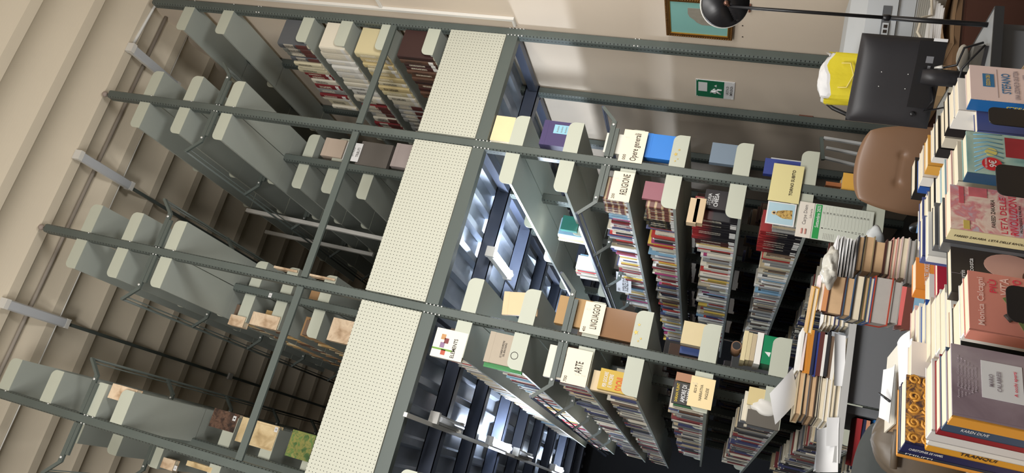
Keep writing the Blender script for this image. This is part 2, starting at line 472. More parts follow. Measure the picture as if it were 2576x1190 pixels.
row_nm = {'A': 'by the right wall', 'B': 'of the bookcases behind the TORNO SUBITO post', 'C': 'of the bookcases behind the NARRATIVA INGLESE card', 'D': 'of the leftmost bookcases'}
def place_shelf(r, s, z, k, level, n, dx=0):
    o = SP[s]
    if used[s]: o = copy_tree(SP[s])
    used[s] = True
    put(o, (RUN[r]+dx, ysec(k)+(0.010 if k == 0 else 0.0), z))
    o['label'] = '%s grey shelf down, %s storey, %s, %s' % (['topmost', 'second', 'third', 'fourth', 'fifth', 'sixth', 'seventh', 'eighth'][n], level, {'A': 'right wall', 'B': side_nm[s]+' of TORNO SUBITO post', 'C': side_nm[s]+' of NARRATIVA INGLESE post', 'D': side_nm[s]+' of leftmost post'}[r], ['front bay', 'second bay', 'third bay', 'fourth bay', 'fifth bay', 'sixth bay', 'seventh bay', 'eighth bay'][k])
    o['group'] = 'grey metal shelves of the %s storey' % level
    o['category'] = 'shelf'
for r in 'BCD':
    for s in (-1, 1):
        if r == 'D' and s == -1: continue
        for n, z in enumerate(LOWZ[:7]):
            K = (7 if r == 'C' and n < 4 else 5) if s == -1 else 3
            if r == 'D': K = 1
            for k in range(K):
                place_shelf(r, s, z+(0.07 if r == 'D' else 0), k, 'lower', n)
UPZ = {'A': [5.80, 5.455, 4.78, 4.476, 4.164, 3.82], 'B': [5.81, 5.465, 5.115], 'C': [5.81, 5.465, 5.115], 'D': [5.885, 5.54, 5.19, 4.99]}
UPZ2 = {'B': [4.90, 4.645, 4.35, 4.0], 'C': [4.935, 4.67, 4.362, 4.02], 'D': [4.72, 4.40, 4.08]}
for k in range(5):
    for n, z in enumerate(UPZ['A']): place_shelf('A', -1, z, k, 'upper', n)
    for r in 'BCD':
        for s in (-1, 1):
            for n, z in enumerate(UPZ[r]):
                if r == 'D' and s == -1 and (k == 0 or n == 3): continue
                if s == 1 and r == 'B' and k > 1: continue
                place_shelf(r, s, z, k, 'upper', n)
            if k >= 1:
                for n, z in enumerate(UPZ2[r]):
                    if s == 1 and k > 2: continue
                    place_shelf(r, s, z, k, 'upper', n+len(UPZ[r]))

# ---------------------------------------------------------------- brackets that stick out into the aisles, and the rails they carry
def bracket(r, k, z, sides, lab):
    X = RUN[r]; o = thing('rail_bracket', lab, 'bracket', (X, ysec(k)-0.02, z), 'cranked brackets that carry the aisle rails')
    for s in sides:
        b = MB()
        for dz, w in ((0.0, 0.014), (-0.028, 0.011)):
            xa, xb = sorted((s*0.03, s*(0.262 if dz == 0 else 0.215)))
            b.box(xa, xb, 0.018, 0.034, dz-w, dz+w)
        pts = [(s*0.255, 0.026, -0.006), (s*0.345, 0.026, 0.085)]
        b.tube(pts, 0.013, 4, smooth=False)
        part('bracket_arm', b, m_steel, o, absolute=False)
        b = MB(); b.sphere((s*0.235, 0.014, 0.0), 0.008, (1, .6, 1), 8, 6); part('bolt', b, m_bolt, o, absolute=False)
ord_b = ['at the front', 'one bay back', 'two bays back', 'three bays back', 'four bays back', 'five bays back']
for r in 'BCD':
    for k in range(5):
        bracket(r, k, 5.262+(0.03 if r == 'D' else 0), (-1, 1), 'cranked steel bracket on the upper part of the %s post row, %s' % ({'B': 'right-hand middle', 'C': 'left-hand middle', 'D': 'leftmost'}[r], ord_b[k]))
        if r != 'D':
            bracket(r, k, 2.545, (-1, 1), 'cranked steel bracket %s, %s' % ({'B': 'beside the RELIGIONE card row', 'C': 'beside the LINGUAGGIO and ARTE card row'}[r], ord_b[k]))
for r in 'BCD':
    for s in (-1, 1):
        X = RUN[r]+s*0.345
        for z, lv in ((5.262+(0.03 if r == 'D' else 0), 'upper'), (2.545, 'lower')):
            if r == 'D' and lv == 'lower': continue
            b = MB(); b.tube([(X, 0, z+0.090), (X, 3.6, z+0.090)], 0.008, 8); b.tube([(X-s*0.02, 0, z+0.070), (X-s*0.02, 3.6, z+0.070)], 0.004, 6)
            root('aisle_rail', b, m_joist if lv == 'lower' else m_steel, (X, 0, z+0.09), 'long thin %s storey rail on the %s of the %s bookcases' % (lv, side_nm[s], {'B': 'TORNO SUBITO', 'C': 'NARRATIVA INGLESE', 'D': 'leftmost'}[r]), 'rail', 'aisle rails')

# ---------------------------------------------------------------- fluorescent fixtures
def batten(X, Y, z, L, lab, lit=False, group='tube lamps under the mezzanine', up=False):
    o = thing('tube_lamp', lab, 'lamp', (X, Y, z), group)
    b = MB(); b.box(-0.028, 0.028, 0, L, -0.012, 0.026)
    part('lamp_body', b, m_white, o, absolute=False)
    b = MB(); b.box(-0.034, 0.034, -0.012, 0.022, -0.03, 0.028); part('end_cap', b, m_white, o, absolute=False)
    b = MB(); b.box(-0.034, 0.034, L-0.022, L+0.012, -0.03, 0.028)
    part('end_cap', b, m_white, o, absolute=False)
    b = MB()
    if up: b.prism([(-0.034, -0.014), (0.034, -0.014), (0.026, -0.028), (-0.026, -0.028)], 1, 0.022, L-0.022)
    else: b.tube([(0, 0.02, -0.03), (0, L-0.02, -0.03)], 0.016, 10)
    part('tube' if not up else 'diffuser', b, m_tube if lit else mat('unlit_tube', '#b9bcc0', .25), o, absolute=False)
    if lit:
        l = bpy.data.lights.new('tube_glow', 'AREA'); l.shape = 'RECTANGLE'; l.size = 0.05*S; l.size_y = L*S*0.9; l.energy = lit; l.color = (0.78, 0.87, 1.0)
        l.spread = math.pi
        q = bpy.data.objects.new('tube_glow', l); COL.objects.link(q); q.location = real((X, Y+L/2, z-0.055))
    return o
def _lampglow(X, Y, z, e):      # the glow a bare tube throws up on the deck
    l = bpy.data.lights.new('tube_glow', 'POINT'); l.energy = e; l.shadow_soft_size = 0.05; l.color = (0.78, 0.87, 1.0)
    q = bpy.data.objects.new('tube_glow', l); COL.objects.link(q); q.location = real((X+0.055, Y, z-0.03))
batten(-0.492, 0.56, 3.262, 0.50, 'glowing tube lamp under the mezzanine in the middle aisle, nearest the front', lit=22); _lampglow(-0.492, 0.80, 3.262, 70)
batten(-0.492, 2.75, 3.262, 0.50, 'glowing tube lamp far back in the middle aisle', lit=22); _lampglow(-0.492, 3.0, 3.262, 45)
batten(-1.60, 0.40, 3.262, 0.50, 'unlit tube lamp under the mezzanine in the left aisle, nearest the front')
batten(-1.60, 1.70, 3.262, 0.58, 'glowing tube lamp in the left aisle behind the unlit one', lit=26); _lampglow(-1.60, 2.0, 3.262, 26)
batten(-1.60, 2.60, 3.262, 0.55, 'unlit tube lamp in the left aisle behind the glowing one')
batten(-1.60, 4.40, 3.262, 0.50, 'glowing tube lamp deepest in the left aisle', lit=22); _lampglow(-1.60, 4.6, 3.262, 20)
b = MB(); b.box(-1.655, -1.631, -0.02, 4.9, 3.262, 3.283); root('cable_channel', b, m_white, (-1.64, 0, 3.262), 'long pale cable channel running back beside the tube lamps of the left aisle', 'channel', None)
b = MB(); b.box(-0.53, -0.522, 1.08, 2.7, 3.268, 3.282); root('cable_channel', b, m_joist, (-0.526, 1.1, 3.268), 'dark cable channel between the lamps of the middle aisle', 'channel', None)
for X, Y, nm in ((0.41, 0.045, 'right'), (-0.49, 0.035, 'middle'), (-1.60, 0.012, 'left')):
    batten(X, Y, CZ-0.035, 0.53, 'unlit white strip lamp on the ceiling above the %s aisle' % nm, group='strip lamps on the ceiling', up=True)
    b = MB(); b.box(X-0.012, X+0.012, Y+0.55, 5.5, CZ-0.02, CZ-0.002); root('cable_track', b, m_steel, (X, Y+.55, CZ-0.02), 'dark cable track on the ceiling behind the %s strip lamp' % nm, 'track', 'cable tracks on the ceiling')
    b = MB(); b.box(X-0.03, X+0.03, 2.62, 2.68, CZ-0.04, CZ-0.0205); root('junction_box', b, m_white, (X, 2.62, CZ-0.04), 'small white junction box on the %s ceiling cable track' % nm, 'box', 'junction boxes')
b = MB(); b.tube([(-6, 0.262, CZ+0.02), (WX-0.005, 0.262, CZ+0.02)], 0.014, 8); root('ceiling_pipe', b, m_pipe, (0, .262, CZ), 'thin grey-brown pipe running across the ceiling vaults', 'pipe')
b = MB(); b.tube([(-4, 0.505, CZ-0.004), (WX-0.003, 0.505, CZ-0.004)], 0.005, 6); root('ceiling_cable', b, m_white, (0, .505, CZ), 'thin pale cable along a ceiling rib behind the pipe', 'cable')
b = MB(); b.tube([(0.44, 0.075, CZ-0.006), (0.80, 0.100, CZ-0.006), (WX-0.012, 0.075, CZ-0.05), (WX-0.012, 0.060, CZ-0.2)], 0.011, 8); root('ceiling_conduit', b, m_white, (.6, .09, CZ), 'white conduit joining the right strip lamp to the wall', 'conduit')
# white cable trunking and conduit on the right wall
b = MB(); b.box(WX-0.022, WX-0.001, -0.105, -0.085, 3.30, 5.95); b.box(WX-0.022, WX-0.001, -0.084, -0.03, 3.30, 3.315); root('cable_trunking', b, m_white, (WX, -0.1, 3.3), 'slim white cable trunking on the right wall beside the post', 'trunking')
b = MB(); b.box(WX-0.016, WX-0.001, -0.55, -0.108, 4.22, 4.236); root('wall_conduit', b, m_white, (WX, -0.3, 4.22), 'short white conduit crossing the right wall above the panel', 'conduit')
# two white uprights in the middle aisle, seen through the upper level
for xa, xb, Yv, za, zb, nm in ((-0.268, -0.300, 1.40, 5.80, 4.47, 'nearer'), (-0.268, -0.290, 2.0, 5.98, 4.83, 'farther')):
    b = MB(); b.tube([(xa, Yv, za), (xb, Yv, zb)], 0.022, 4, smooth=False)
    root('white_upright', b, m_white, (xb, Yv, zb), 'thin white upright hanging in the upper middle aisle, the %s of two' % nm, 'upright', None)

# ================================================================== BOOKS
def unit_book(hard=True, kind='book'):
    """unit book, spine towards -x, cover towards -y, origin at bottom centre"""
    b = MB(); t = 0.09
    e = 0.0 if not hard else 0.02
    # spine (slightly rounded) and boards
    pts = [(-0.5+0.035, 0.5), (-0.5+0.008, 0.36), (-0.5, 0.12), (-0.5, -0.12), (-0.5+0.008, -0.36), (-0.5+0.035, -0.5), (0.5, -0.5), (0.5, -0.5+t), (-0.5+0.05, -0.5+t), (-0.5+0.02, 0), (-0.5+0.05, 0.5-t), (0.5, 0.5-t), (0.5, 0.5)]
    i = len(b.v); n = len(pts)
    b.v += [(p[0], p[1], 0.0) for p in pts]+[(p[0], p[1], 1.0) for p in pts]
    for k in range(n):
        j = (k+1) % n; b.f.append((i+j, i+k, i+n+k, i+n+j)); b.m.append(0); b.sm.append(False)
    for q in ((12,11,10,0), (0,10,9,1), (1,9,2), (2,9,3), (3,9,4), (4,9,8,5), (5,8,7,6)):
        b.f.append(tuple(i+k for k in q)); b.m.append(0); b.sm.append(False)
        b.f.append(tuple(i+n+k for k in q)[::-1]); b.m.append(0); b.sm.append(False)
    b.box(-0.47, 0.5-e-0.005, -0.5+t, 0.5-t, e*0.6, 1-e*0.6, m=1)
    return b.mesh('book', [CV[kind], m_pages])
UB = {(h, k): unit_book(h, k) for h in (True, False) for k in CV}
def rgb(h): c = lin(h); return c
NB = [0]
def bookobj(org, w, t, h, col, label, group, kind='book', hard=True, rot=None):
    """a shelved book too small in the picture to show its parts: shared mesh, own colour"""
    o = bpy.data.objects.new('book', UB[(hard, kind)]); COL.objects.link(o)
    put(o, org, rot, (w, t, h)); o.color = lin(col); NB[0] += 1
    tag(o, label, 'book', group); return o
CNAME = {'#d9d2c0': 'off-white', '#c9c2b0': 'cream', '#b9a98a': 'beige', '#e2e0da': 'white', '#3a3f6a': 'navy blue', '#2f5f9a': 'blue', '#7a2b2f': 'dark red', '#b5352f': 'red', '#a33b6b': 'magenta', '#2b2b2e': 'black', '#55585c': 'dark grey', '#8f8f8c': 'grey', '#3f6b4a': 'green', '#c9a845': 'yellow', '#b86f35': 'orange', '#5a4032': 'brown', '#7fa6bf': 'pale blue', '#7c5a6e': 'mauve', '#6e5a4a': 'tan', '#d8b6b0': 'pink', '#c2a06a': 'vellum', '#9c7a55': 'aged brown', '#d0ba90': 'pale vellum', '#6b2e2e': 'maroon', '#1d1b1f': 'black and red', '#242219': 'black and gold', '#41211f': 'dark maroon', '#c8bfa2': 'buff', '#cbb877': 'straw yellow', '#6f716b': 'slate grey'}
CNAME['#c9bd95'] = 'straw yellow'; CNAME['#c4b283'] = 'tan-yellow'; CNAME['#cfc8b4'] = 'pale'; CNAME['#cfcdc6'] = 'white'; CNAME['#3a2422'] = 'very dark brown'; CNAME['#6b4038'] = 'red-brown banded'; CNAME['#b9b3a4'] = 'stone grey'
MIX = ['#d9d2c0', '#c9c2b0', '#e2e0da', '#b9a98a', '#3a3f6a', '#7a2b2f', '#b5352f', '#2b2b2e', '#8f8f8c', '#55585c', '#e2e0da', '#c9c2b0', '#c9a845', '#5a4032', '#7fa6bf', '#a33b6b', '#3f6b4a', '#2f5f9a', '#d9d2c0', '#b86f35', '#d8b6b0']
PALE = ['#e2e0da', '#d9d2c0', '#c9c2b0', '#e2e0da', '#b9a98a', '#d9d2c0', '#7fa6bf', '#8f8f8c', '#c9c2b0', '#b5352f']
DULL = ['#8f8f8c', '#55585c', '#c9c2b0', '#6e5a4a', '#2b2b2e', '#d9d2c0', '#7a2b2f', '#8f8f8c', '#3a3f6a', '#b9a98a']
OLD = ['#9c7a55', '#c2a06a', '#b9a98a', '#6e5a4a', '#d0ba90', '#5a4032', '#9c7a55']
locs = ['at the front end', 'a hand or two in from the front', 'in the middle of the first bay', 'towards the back of the first bay', 'early in the second bay', 'late in the second bay', 'early in the third bay', 'deep in the row']
def where(y): 
    y = y-0.02
    for k, lim in enumerate((0.10, 0.25, 0.45, 0.70, 1.05, 1.42, 1.8)):
        if y < lim: return locs[k]
    return locs[-1]
CNT = {}
def ordn(n): return ['zeroth', 'first', 'second', 'third', 'fourth', 'fifth', 'sixth', 'seventh', 'eighth', 'ninth', 'tenth', 'eleventh', 'twelfth'][n] if n < 13 else '%d%s' % (n, 'th' if n % 100 in (11, 12, 13) else {1: 'st', 2: 'nd', 3: 'rd'}.get(n % 10, 'th'))
def row(X, z, y0, y1, pal, rowname, hmin=0.14, hmax=0.20, tmin=0.012, tmax=0.034, w=(0.105, 0.15), spine=None, kind='book', lean=0.03, seed=0):
    """upright books in a row, spines towards -x; spine line at X"""
    rnd = random.Random(seed*131+int(z*1000)+int(y0*100)); y = y0; cnt = CNT.get(rowname, 0)
    while y < y1:
        t = rnd.uniform(tmin, tmax); h = rnd.uniform(hmin, hmax); ww = rnd.uniform(*w)
        c = rnd.choice(pal); kd = kind
        x = X + rnd.uniform(-0.004, 0.012) + ww/2
        size = 'thin' if t < 0.018 else ('thick' if t > 0.027 else '')
        hard = rnd.random() < 0.5
        nm = CNAME.get(c, 'plain')
        cnt += 1
        lab = ('%s %s book, %s from the front, %s' % (size, nm, ordn(cnt), rowname)).strip()
        bookobj((x, y+t/2, z+0.0032), ww, t*0.97, h, c, lab, 'books ' + rowname, kd, hard)
        y += t
    CNT[rowname] = cnt
    return y
class Stuff:
    def __init__(s): s.b = MB(); s.pal = []
    def idx(s, c):
        if c not in s.pal: s.pal.append(c)
        return s.pal.index(c)
    def row(s, X, z, y0, y1, pal, hmin=0.13, hmax=0.2, seed=0, tmin=.012, tmax=.034):
        rnd = random.Random(seed*77+int(z*1000)); y = y0
        pg = s.idx('pages'); lb = s.idx('label')
        while y < y1:
            t = rnd.uniform(tmin, tmax); h = rnd.uniform(hmin, hmax); w = rnd.uniform(.1, .14); x = X+rnd.uniform(-.004, .012)
            s.b.box(x, x+w, y, y+t*.96, z+.0032, z+h, s.idx(rnd.choice(pal)))
            s.b.box(x+.004, x+w-.003, y+.002, y+t*.96-.002, z+h, z+h+.0006, pg)
            if rnd.random() < .7: s.b.box(x-.0008, x, y+.001, y+t*.9, z+.012, z+.032, lb)
            y += t
ST = Stuff()
LB = 'on the shelf '
XB, XC = -0.222, -1.272
# -- bookcases behind the TORNO SUBITO post, left side, lower storey
MU = ['#d9d2c0', '#c9c2b0', '#e2e0da', '#b9a98a', '#3a3f6a', '#7a2b2f', '#2b2b2e', '#8f8f8c', '#55585c', '#e2e0da', '#c9c2b0', '#5a4032', '#7fa6bf', '#8f8f8c', '#c9c2b0', '#a33b6b', '#c9a845', '#b5352f']
R = 'behind the RELIGIONE card'
y = row(XB, 2.36, 0.03, 0.24, ['#6b4038'], R, .150, .156, .024, .028, kind='banded', seed=1)
y = row(XB, 2.36, y, 0.30, ['#7fa6bf', '#b9a98a'], R, .13, .15, seed=2); y = row(XB, 2.36, y, .50, MU+['#a33b6b', '#c9a845'], R, .12, .17, seed=3)
ST.row(XB, 2.36, y, 2.3, MU)
R = 'behind the mauve-pink book'
y = row(XB, 2.10, 0.05, 0.20, ['#6b4038'], R, .165, .170, .028, .034, kind='banded', seed=4)
y = row(XB, 2.10, y, 0.36, ['#242219'], R, .165, .19, .028, .036, kind='greek', seed=5)
y = row(XB, 2.10, y, .50, ['#d8b6b0', '#b5352f', '#d9d2c0', '#c9c2b0', '#7a2b2f', '#c9a845', '#e2e0da', '#a33b6b', '#3a3f6a'], R, .12, .19, seed=6); ST.row(XB, 2.10, y, 3.4, MU+DULL)
R = 'behind the STORIA DELLA CHIESA volume'
y = row(XB, 1.752, 0.115, 0.42, ['#1d1b1f'], R, .255, .262, .024, .028, (.13, .14), kind='redblack', seed=7)
y = row(XB, 1.752, y, .50, ['#41211f'], R, .24, .26, .03, .036, (.13, .14), seed=8); ST.row(XB, 1.752, y, 3.4, MU+PALE, .14, .24)
R = 'behind the calendar'
y = row(XB, 1.41, 0.03, 0.12, ['#8f8f8c', '#b9a98a', '#3a3f6a'], R, .17, .20, seed=10)
y = row(XB, 1.41, y, .47, ['#1d1b1f'], R, .225, .235, .022, .026, (.12, .13), kind='redblack', seed=11)
y = row(XB, 1.41, y, .52, DULL+['#8f8f8c', '#e2e0da'], R, .14, .21, seed=12); ST.row(XB, 1.41, y, 3.4, DULL+PALE)
ST.row(XB, 1.06, 0.2, 3.0, DULL)
ST.row(XB, 2.72, 0.75, 0.9, PALE, seed=3); ST.row(XB, 2.72, 1.5, 1.75, PALE+['#b5352f'], seed=4)
# -- bookcases behind the NARRATIVA INGLESE card, left side, lower storey
R = 'behind the cover with small pictures'
y = row(XC, 3.057, 0.045, .26, ['#d9d2c0', '#c9c2b0', '#b9a98a', '#e2e0da', '#c9c2b0', '#8f8f8c', '#6e5a4a'], R, .12, .155, .012, .022, seed=20); ST.row(XC, 3.057, y, 4.2, PALE, .12, .17, tmax=.02)
R = 'behind the grey-beige folder with a seal'
y = row(XC, 2.72, 0.05, .24, PALE+['#3a3f6a', '#55585c', '#6e5a4a'], R, .13, .19, .012, .024, seed=21); ST.row(XC, 2.72, y, 4.8, MU+PALE, tmax=.024)
R = 'behind the ARTE card'
y = row(XC, 2.36, 0.05, .24, DULL+['#2b2b2e', '#41211f', '#b5352f', '#c9c2b0'], R, .13, .19, .014, .026, seed=22); ST.row(XC, 2.36, y, 4.8, DULL)
R = 'behind the yellow SOGNI book'
y = row(XC, 2.10, 0.06, .24, DULL+['#d9d2c0', '#5a4032', '#c9c2b0'], R, .13, .18, .014, .028, seed=23); ST.row(XC, 2.10, y, 4.8, DULL)
R = 'behind the AMORE DI MAMMA book'
y = row(XC, 1.752, 0.05, .24, ['#7a2b2f', '#c9c2b0', '#5a4032', '#7fa6bf', '#3f6b4a', '#7c5a6e', '#e2e0da', '#41211f'], R, .13, .19, .014, .028, seed=24); ST.row(XC, 1.752, y, 2.8, DULL)
R = 'behind the grey photo cover'
y = row(XC, 1.41, 0.05, .22, ['#3f6b4a', '#b9a98a', '#55585c', '#7a2b2f', '#c9c2b0', '#3a3f6a', '#d9d2c0'], R, .13, .19, .014, .024, seed=25); ST.row(XC, 1.41, y, 2.6, DULL)
ST.row(XC, 1.06, 0.05, 2.4, DULL+['#2b2b2e']); ST.row(XC, 0.71, 0.05, 1.4, DULL)
ST.row(-2.36, 3.127, 0.1, 0.9, DULL)
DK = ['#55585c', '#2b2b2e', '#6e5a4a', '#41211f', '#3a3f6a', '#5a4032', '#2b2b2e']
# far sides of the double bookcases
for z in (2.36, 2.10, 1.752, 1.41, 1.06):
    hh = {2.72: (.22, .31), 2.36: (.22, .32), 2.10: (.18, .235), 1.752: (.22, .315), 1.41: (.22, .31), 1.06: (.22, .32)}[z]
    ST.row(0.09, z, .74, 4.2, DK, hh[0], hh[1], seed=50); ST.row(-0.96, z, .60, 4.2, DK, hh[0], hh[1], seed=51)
# -- upper storey: old registers along the right wall
XA = 0.566
def regs(z, y0, y1, pal, R, h, t, kind, seed, w=(.20, .215), grp=None): return row(XA+0.0, z, y0, y1, pal, R, h[0], h[1], t[0], t[1], w, kind=kind, seed=seed)
R = 'highest register row by the right wall'
y = regs(4.78, .03, .26, ['#55585c', '#6f716b'], R, (.225, .235), (.055, .065), 'ledger', 30)
y = regs(4.78, y, .9, ['#c8bfa2', '#d9d2c0', '#8f8f8c', '#c8bfa2', '#7a2b2f'], R, (.21, .245), (.035, .09), 'book', 31)
R = 'row of white bundles by the right wall'
y = regs(4.476, .03, .72, ['#cfcdc6', '#d9d2c0', '#b9b3a4', '#cfcdc6'], R, (.20, .235), (.05, .09), 'book', 32)
y = regs(4.476, .74, 1.2, ['#7a2b2f', '#8f8f8c', '#c9c2b0'], R, (.20, .235), (.05, .08), 'ledger', 33)
R = 'straw coloured row by the right wall'
y = regs(4.164, .05, .70, ['#c8bfa2', '#c9bd95', '#c4b283', '#cfc8b4'], R, (.22, .25), (.05, .08), 'book', 34)
y = regs(4.164, .74, 1.2, ['#d9d2c0', '#8f8f8c'], R, (.20, .24), (.05, .08), 'ledger', 35)
R = 'dark maroon row by the right wall'
y = regs(3.82, .03, .55, ['#41211f', '#3a2422', '#5a4032'], R, (.245, .26), (.04, .05), 'book', 36)
y = regs(3.82, .56, .9, ['#e2e0da', '#d8b6b0'], R, (.15, .2), (.04, .06), 'book', 37)
# old vellum books of the two middle bookcases, upper storey, one bay back
for z, y1, nm in ((4.935, 1.6, 'old-book shelf marked V'), (4.67, 2.3, 'second old-book shelf'), (4.362, 2.5, 'lowest old-book shelf')):
    y = row(XC, z, .80, 1.0, OLD, nm, .12, .2, .02, .05, seed=int(z*10))
    ST.row(XC, z, y, y1+.9, OLD, .12, .2, seed=int(z*10))
row(-1.03, 4.362, .80, 1.0, OLD, 'upper storey, above the middle aisle', .2, .25, .03, .05, seed=44)
ST.row(-0.222, 4.35, 2.2, 3.6, OLD); ST.row(-0.222, 4.645, 2.6, 3.6, OLD); ST.row(-0.222, 4.0, 1.2, 3.6, OLD)
palc = {'pages': m_pages, 'label': m_paper}
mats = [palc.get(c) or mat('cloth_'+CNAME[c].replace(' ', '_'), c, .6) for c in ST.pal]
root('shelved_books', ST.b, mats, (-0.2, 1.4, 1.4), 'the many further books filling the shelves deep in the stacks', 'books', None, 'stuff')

# ------------------------------------------------------------------ items shown by their front at the ends of the shelves
def rect(pa, pb, Y):
    a = onp(pa[0], pa[1], 1, Y); b = onp(pb[0], pb[1], 1, Y)
    return min(a[0], b[0]), max(a[0], b[0]), min(a[2], b[2]), max(a[2], b[2])
def slab(name, label, cat, pa, pb, Y, dep, cover, zb=None, pages='left', group=None, tilt=0.0, edge=m_pages):
    """a bound book or box with its front towards the reading room; pa, pb: two opposite corners on the plane y=Y"""
    x0, x1, z0, z1 = rect(pa, pb, Y)
    if zb is not None: z0 = zb+0.0033
    xc = (x0+x1)/2; w = x1-x0; h = z1-z0
    o = thing(name, label, cat, (xc, Y+dep/2, z0), group, (0, tilt, 0) if tilt else None)
    c = mat('cover_%s' % cover.strip('#'), cover, 0.5, var=0.04, vs=25) if isinstance(cover, str) else cover
    b = MB(); e = 0.0035; t = min(.004, dep*.2)
    if name == 'book':
        b.box(-w/2, w/2, -dep/2, -dep/2+t, 0, h); b.box(-w/2, w/2, dep/2-t, dep/2, 0, h); b.box(-w/2, -w/2+t, -dep/2+t, dep/2-t, 0, h)
        part('cover', b, c, o, absolute=False)
        b = MB(); b.box(-w/2+t, w/2-e, -dep/2+t, dep/2-t, e, h-e); part('page_block', b, edge, o, absolute=False)
    else:
        b.box(-w/2, w/2, -dep/2, dep/2, 0, h); part('case', b, c, o, absolute=False)
        b = MB(); b.box(-w/2-.001, w/2+.001, -dep/2-.001, dep/2+.001, h-.03, h+.001); part('lid', b, c, o, absolute=False)
    return o, w, h, dep
def card(label, pa, pb, lines, Y=-0.006, z=None, w=None, name='shelf_card', col=None, group='cards naming the shelves', tilt=0, clips=((0.25, .9),)):
    x0, x1, z0, z1 = rect(pa, pb, Y)
    if w: x0 = x1-w
    w = x1-x0; h = z1-z0
    o = thing(name, label, 'card', ((x0+x1)/2, Y, z0), group, (0, tilt, 0))
    b = MB(); b.box(-w/2, w/2, -.0008, .0008, 0, h); part('card_sheet', b, col or m_card, o, absolute=False)
    for s, tw, th, cx, cz in lines: text(o, s, tw*w, th*h, (cx*w, -.0013, cz*h))
    for cx, cz in clips:
        b = MB(); X, Zc = cx*w, cz*h
        b.tube([(X-.003, -.002, Zc), (X-.003, -.002, Zc-.022), (X+.003, -.002, Zc-.022), (X+.003, -.002, Zc+.002)], .0006, 5); part('paper_clip', b, m_bolt, o, absolute=False)
    return o
# the post hides the join: right cards and left cards
card('cream card reading 000 Opere generali, right of the post', (1572.7, 324.8), (1612, 420), [('Opere generali', .86, .36, -.02, .36), ('000', .17, .14, -.36, .78)], w=.205)
card('cream card reading 200 RELIGIONE, left of the post', (1546, 429.4), (1581.5, 509.5), [('RELIGIONE', .70, .34, .08, .36), ('200', .17, .15, -.36, .80)])
card('cream card reading 400 LINGUAGGIO, on a shelf end right of the post', (1475, 757), (1508, 845), [('LINGUAGGIO', .78, .34, .06, .40), ('400', .16, .15, -.38, .80)])
card('cream card reading 700 ARTE, held by two paper clips', (1430, 873), (1472, 975), [('ARTE', .33, .30, .0, .42), ('700', .17, .13, -.38, .84)], clips=((-.2, .5), (-.2, .25)))
card('pale orange card reading 823.9 NARRATIVA INGLESE', (1741, 944), (1788, 1033), [('823.9', .25, .11, .08, .76), ('NARRATIVA', .52, .12, .0, .52), ('INGLESE', .36, .12, .0, .28)], col=mat('peach_card', '#ecd6a6', .8))
# torn-off sheets on the post
x0, x1, z0, z1 = rect((1947, 411), (2009, 515), -0.008)
o = thing('paper_sign', 'pale yellow paper sign reading TORNO SUBITO, taped over the post', 'sign', ((x0+x1)/2, -.010, z0), None, (0, .012, 0)); w, h = x1-x0, z1-z0
b = MB(); b.grid(lambda u, v: ((u-.5)*w, -.003*math.sin(u*3.1)-.004*(1-v), v*h), 8, 4); b.grid(lambda u, v: ((.5-u)*w, .0006-.003*math.sin((1-u)*3.1)-.004*(1-v), v*h), 8, 4)
part('paper_sheet', b, mat('yellow_paper', '#d8ce96', .85), o, absolute=False)
text(o, 'TORNO SUBITO', .68*w, .105*h, (.02*w, -.0085, .31*h))
# saint picture
x0, x1, z0, z1 = rect((1933, 505), (1996, 572), -0.006)
o = thing('holy_card', 'small picture of a golden robed figure on pale blue, under the yellow sign', 'picture', ((x0+x1)/2, -.007, z0)); w, h = x1-x0, z1-z0
b = MB(); b.box(-w/2, w/2, -.0008, .0008, 0, h); part('white_border', b, m_paper, o, absolute=False)
b = MB(); b.box(-w/2+.006, w/2-.006, -.0014, -.0008, .006, h-.006); part('printed_sky', b, mat('sky_print', '#a9c6d2', .7, var=.12, vs=8), o, absolute=False)
b = MB(); b.sphere((0, -.002, h*.74), .012, (1, .1, 1.1)); part('printed_halo', b, mat('halo_print', '#d2b98c', .7), o, absolute=False)
b = MB(); b.sphere((0, -.0026, h*.74), .0075, (1, .1, 1.1)); part('printed_head', b, mat('hair_print', '#3b2a20', .7), o, absolute=False)
b = MB(); b.prism([(-.024, h*.10), (.026, h*.12), (.022, h*.4), (.012, h*.64), (-.010, h*.66), (-.026, h*.42)], 1, -.0032, -.0014); part('printed_robe', b, print_mat('robe_print', ['#3f2c18', '#8a6a32', '#c9a860', '#5a4022'], 70), o, absolute=False)
# calendar
x0, x1, z0, z1 = rect((2010, 507), (2095, 598), -0.006); x0b, x1b, z0b, z1b = rect((2045, 510), (2200, 600), -.006)
X0 = onp(2000, 596, 1, -.006)[0]; X1 = onp(2012, 508, 1, -.006)[0]; ZT = onp(2006, 550, 1, -.006)[2]; ZB = onp(2195, 570, 1, -.006)[2]
w, h = X1-X0, ZT-ZB
o = thing('wall_calendar', 'white and pale green September calendar with a green heading', 'calendar', ((X0+X1)/2, -.008, ZB), None, (0, .01, 0))
b = MB(); b.box(-w/2, w/2, -.001, .001, 0, h*.79); part('calendar_pad', b, mat('pale_green_paper', '#c9cec2', .8), o, absolute=False)
b = MB(); b.box(-w/2, w/2, -.0012, .001, h*.795, h); part('header_sheet', b, mat('ivory_paper', '#ddd6cb', .8), o, absolute=False)
b = MB(); b.box(-w/2+.004, w/2-.004, -.0022, -.001, h*.69, h*.775); part('green_banner', b, mat('banner_green', '#24954a', .6), o, absolute=False)
text(o, 'Settembre 2025', .62*w, .05*h, (.14*w, -.0028, h*.732), m_paper); text(o, 'Carpe Diem', .56*w, .065*h, (.14*w, -.002, h*.90), mat('grey_ink', '#7c7672', .7))
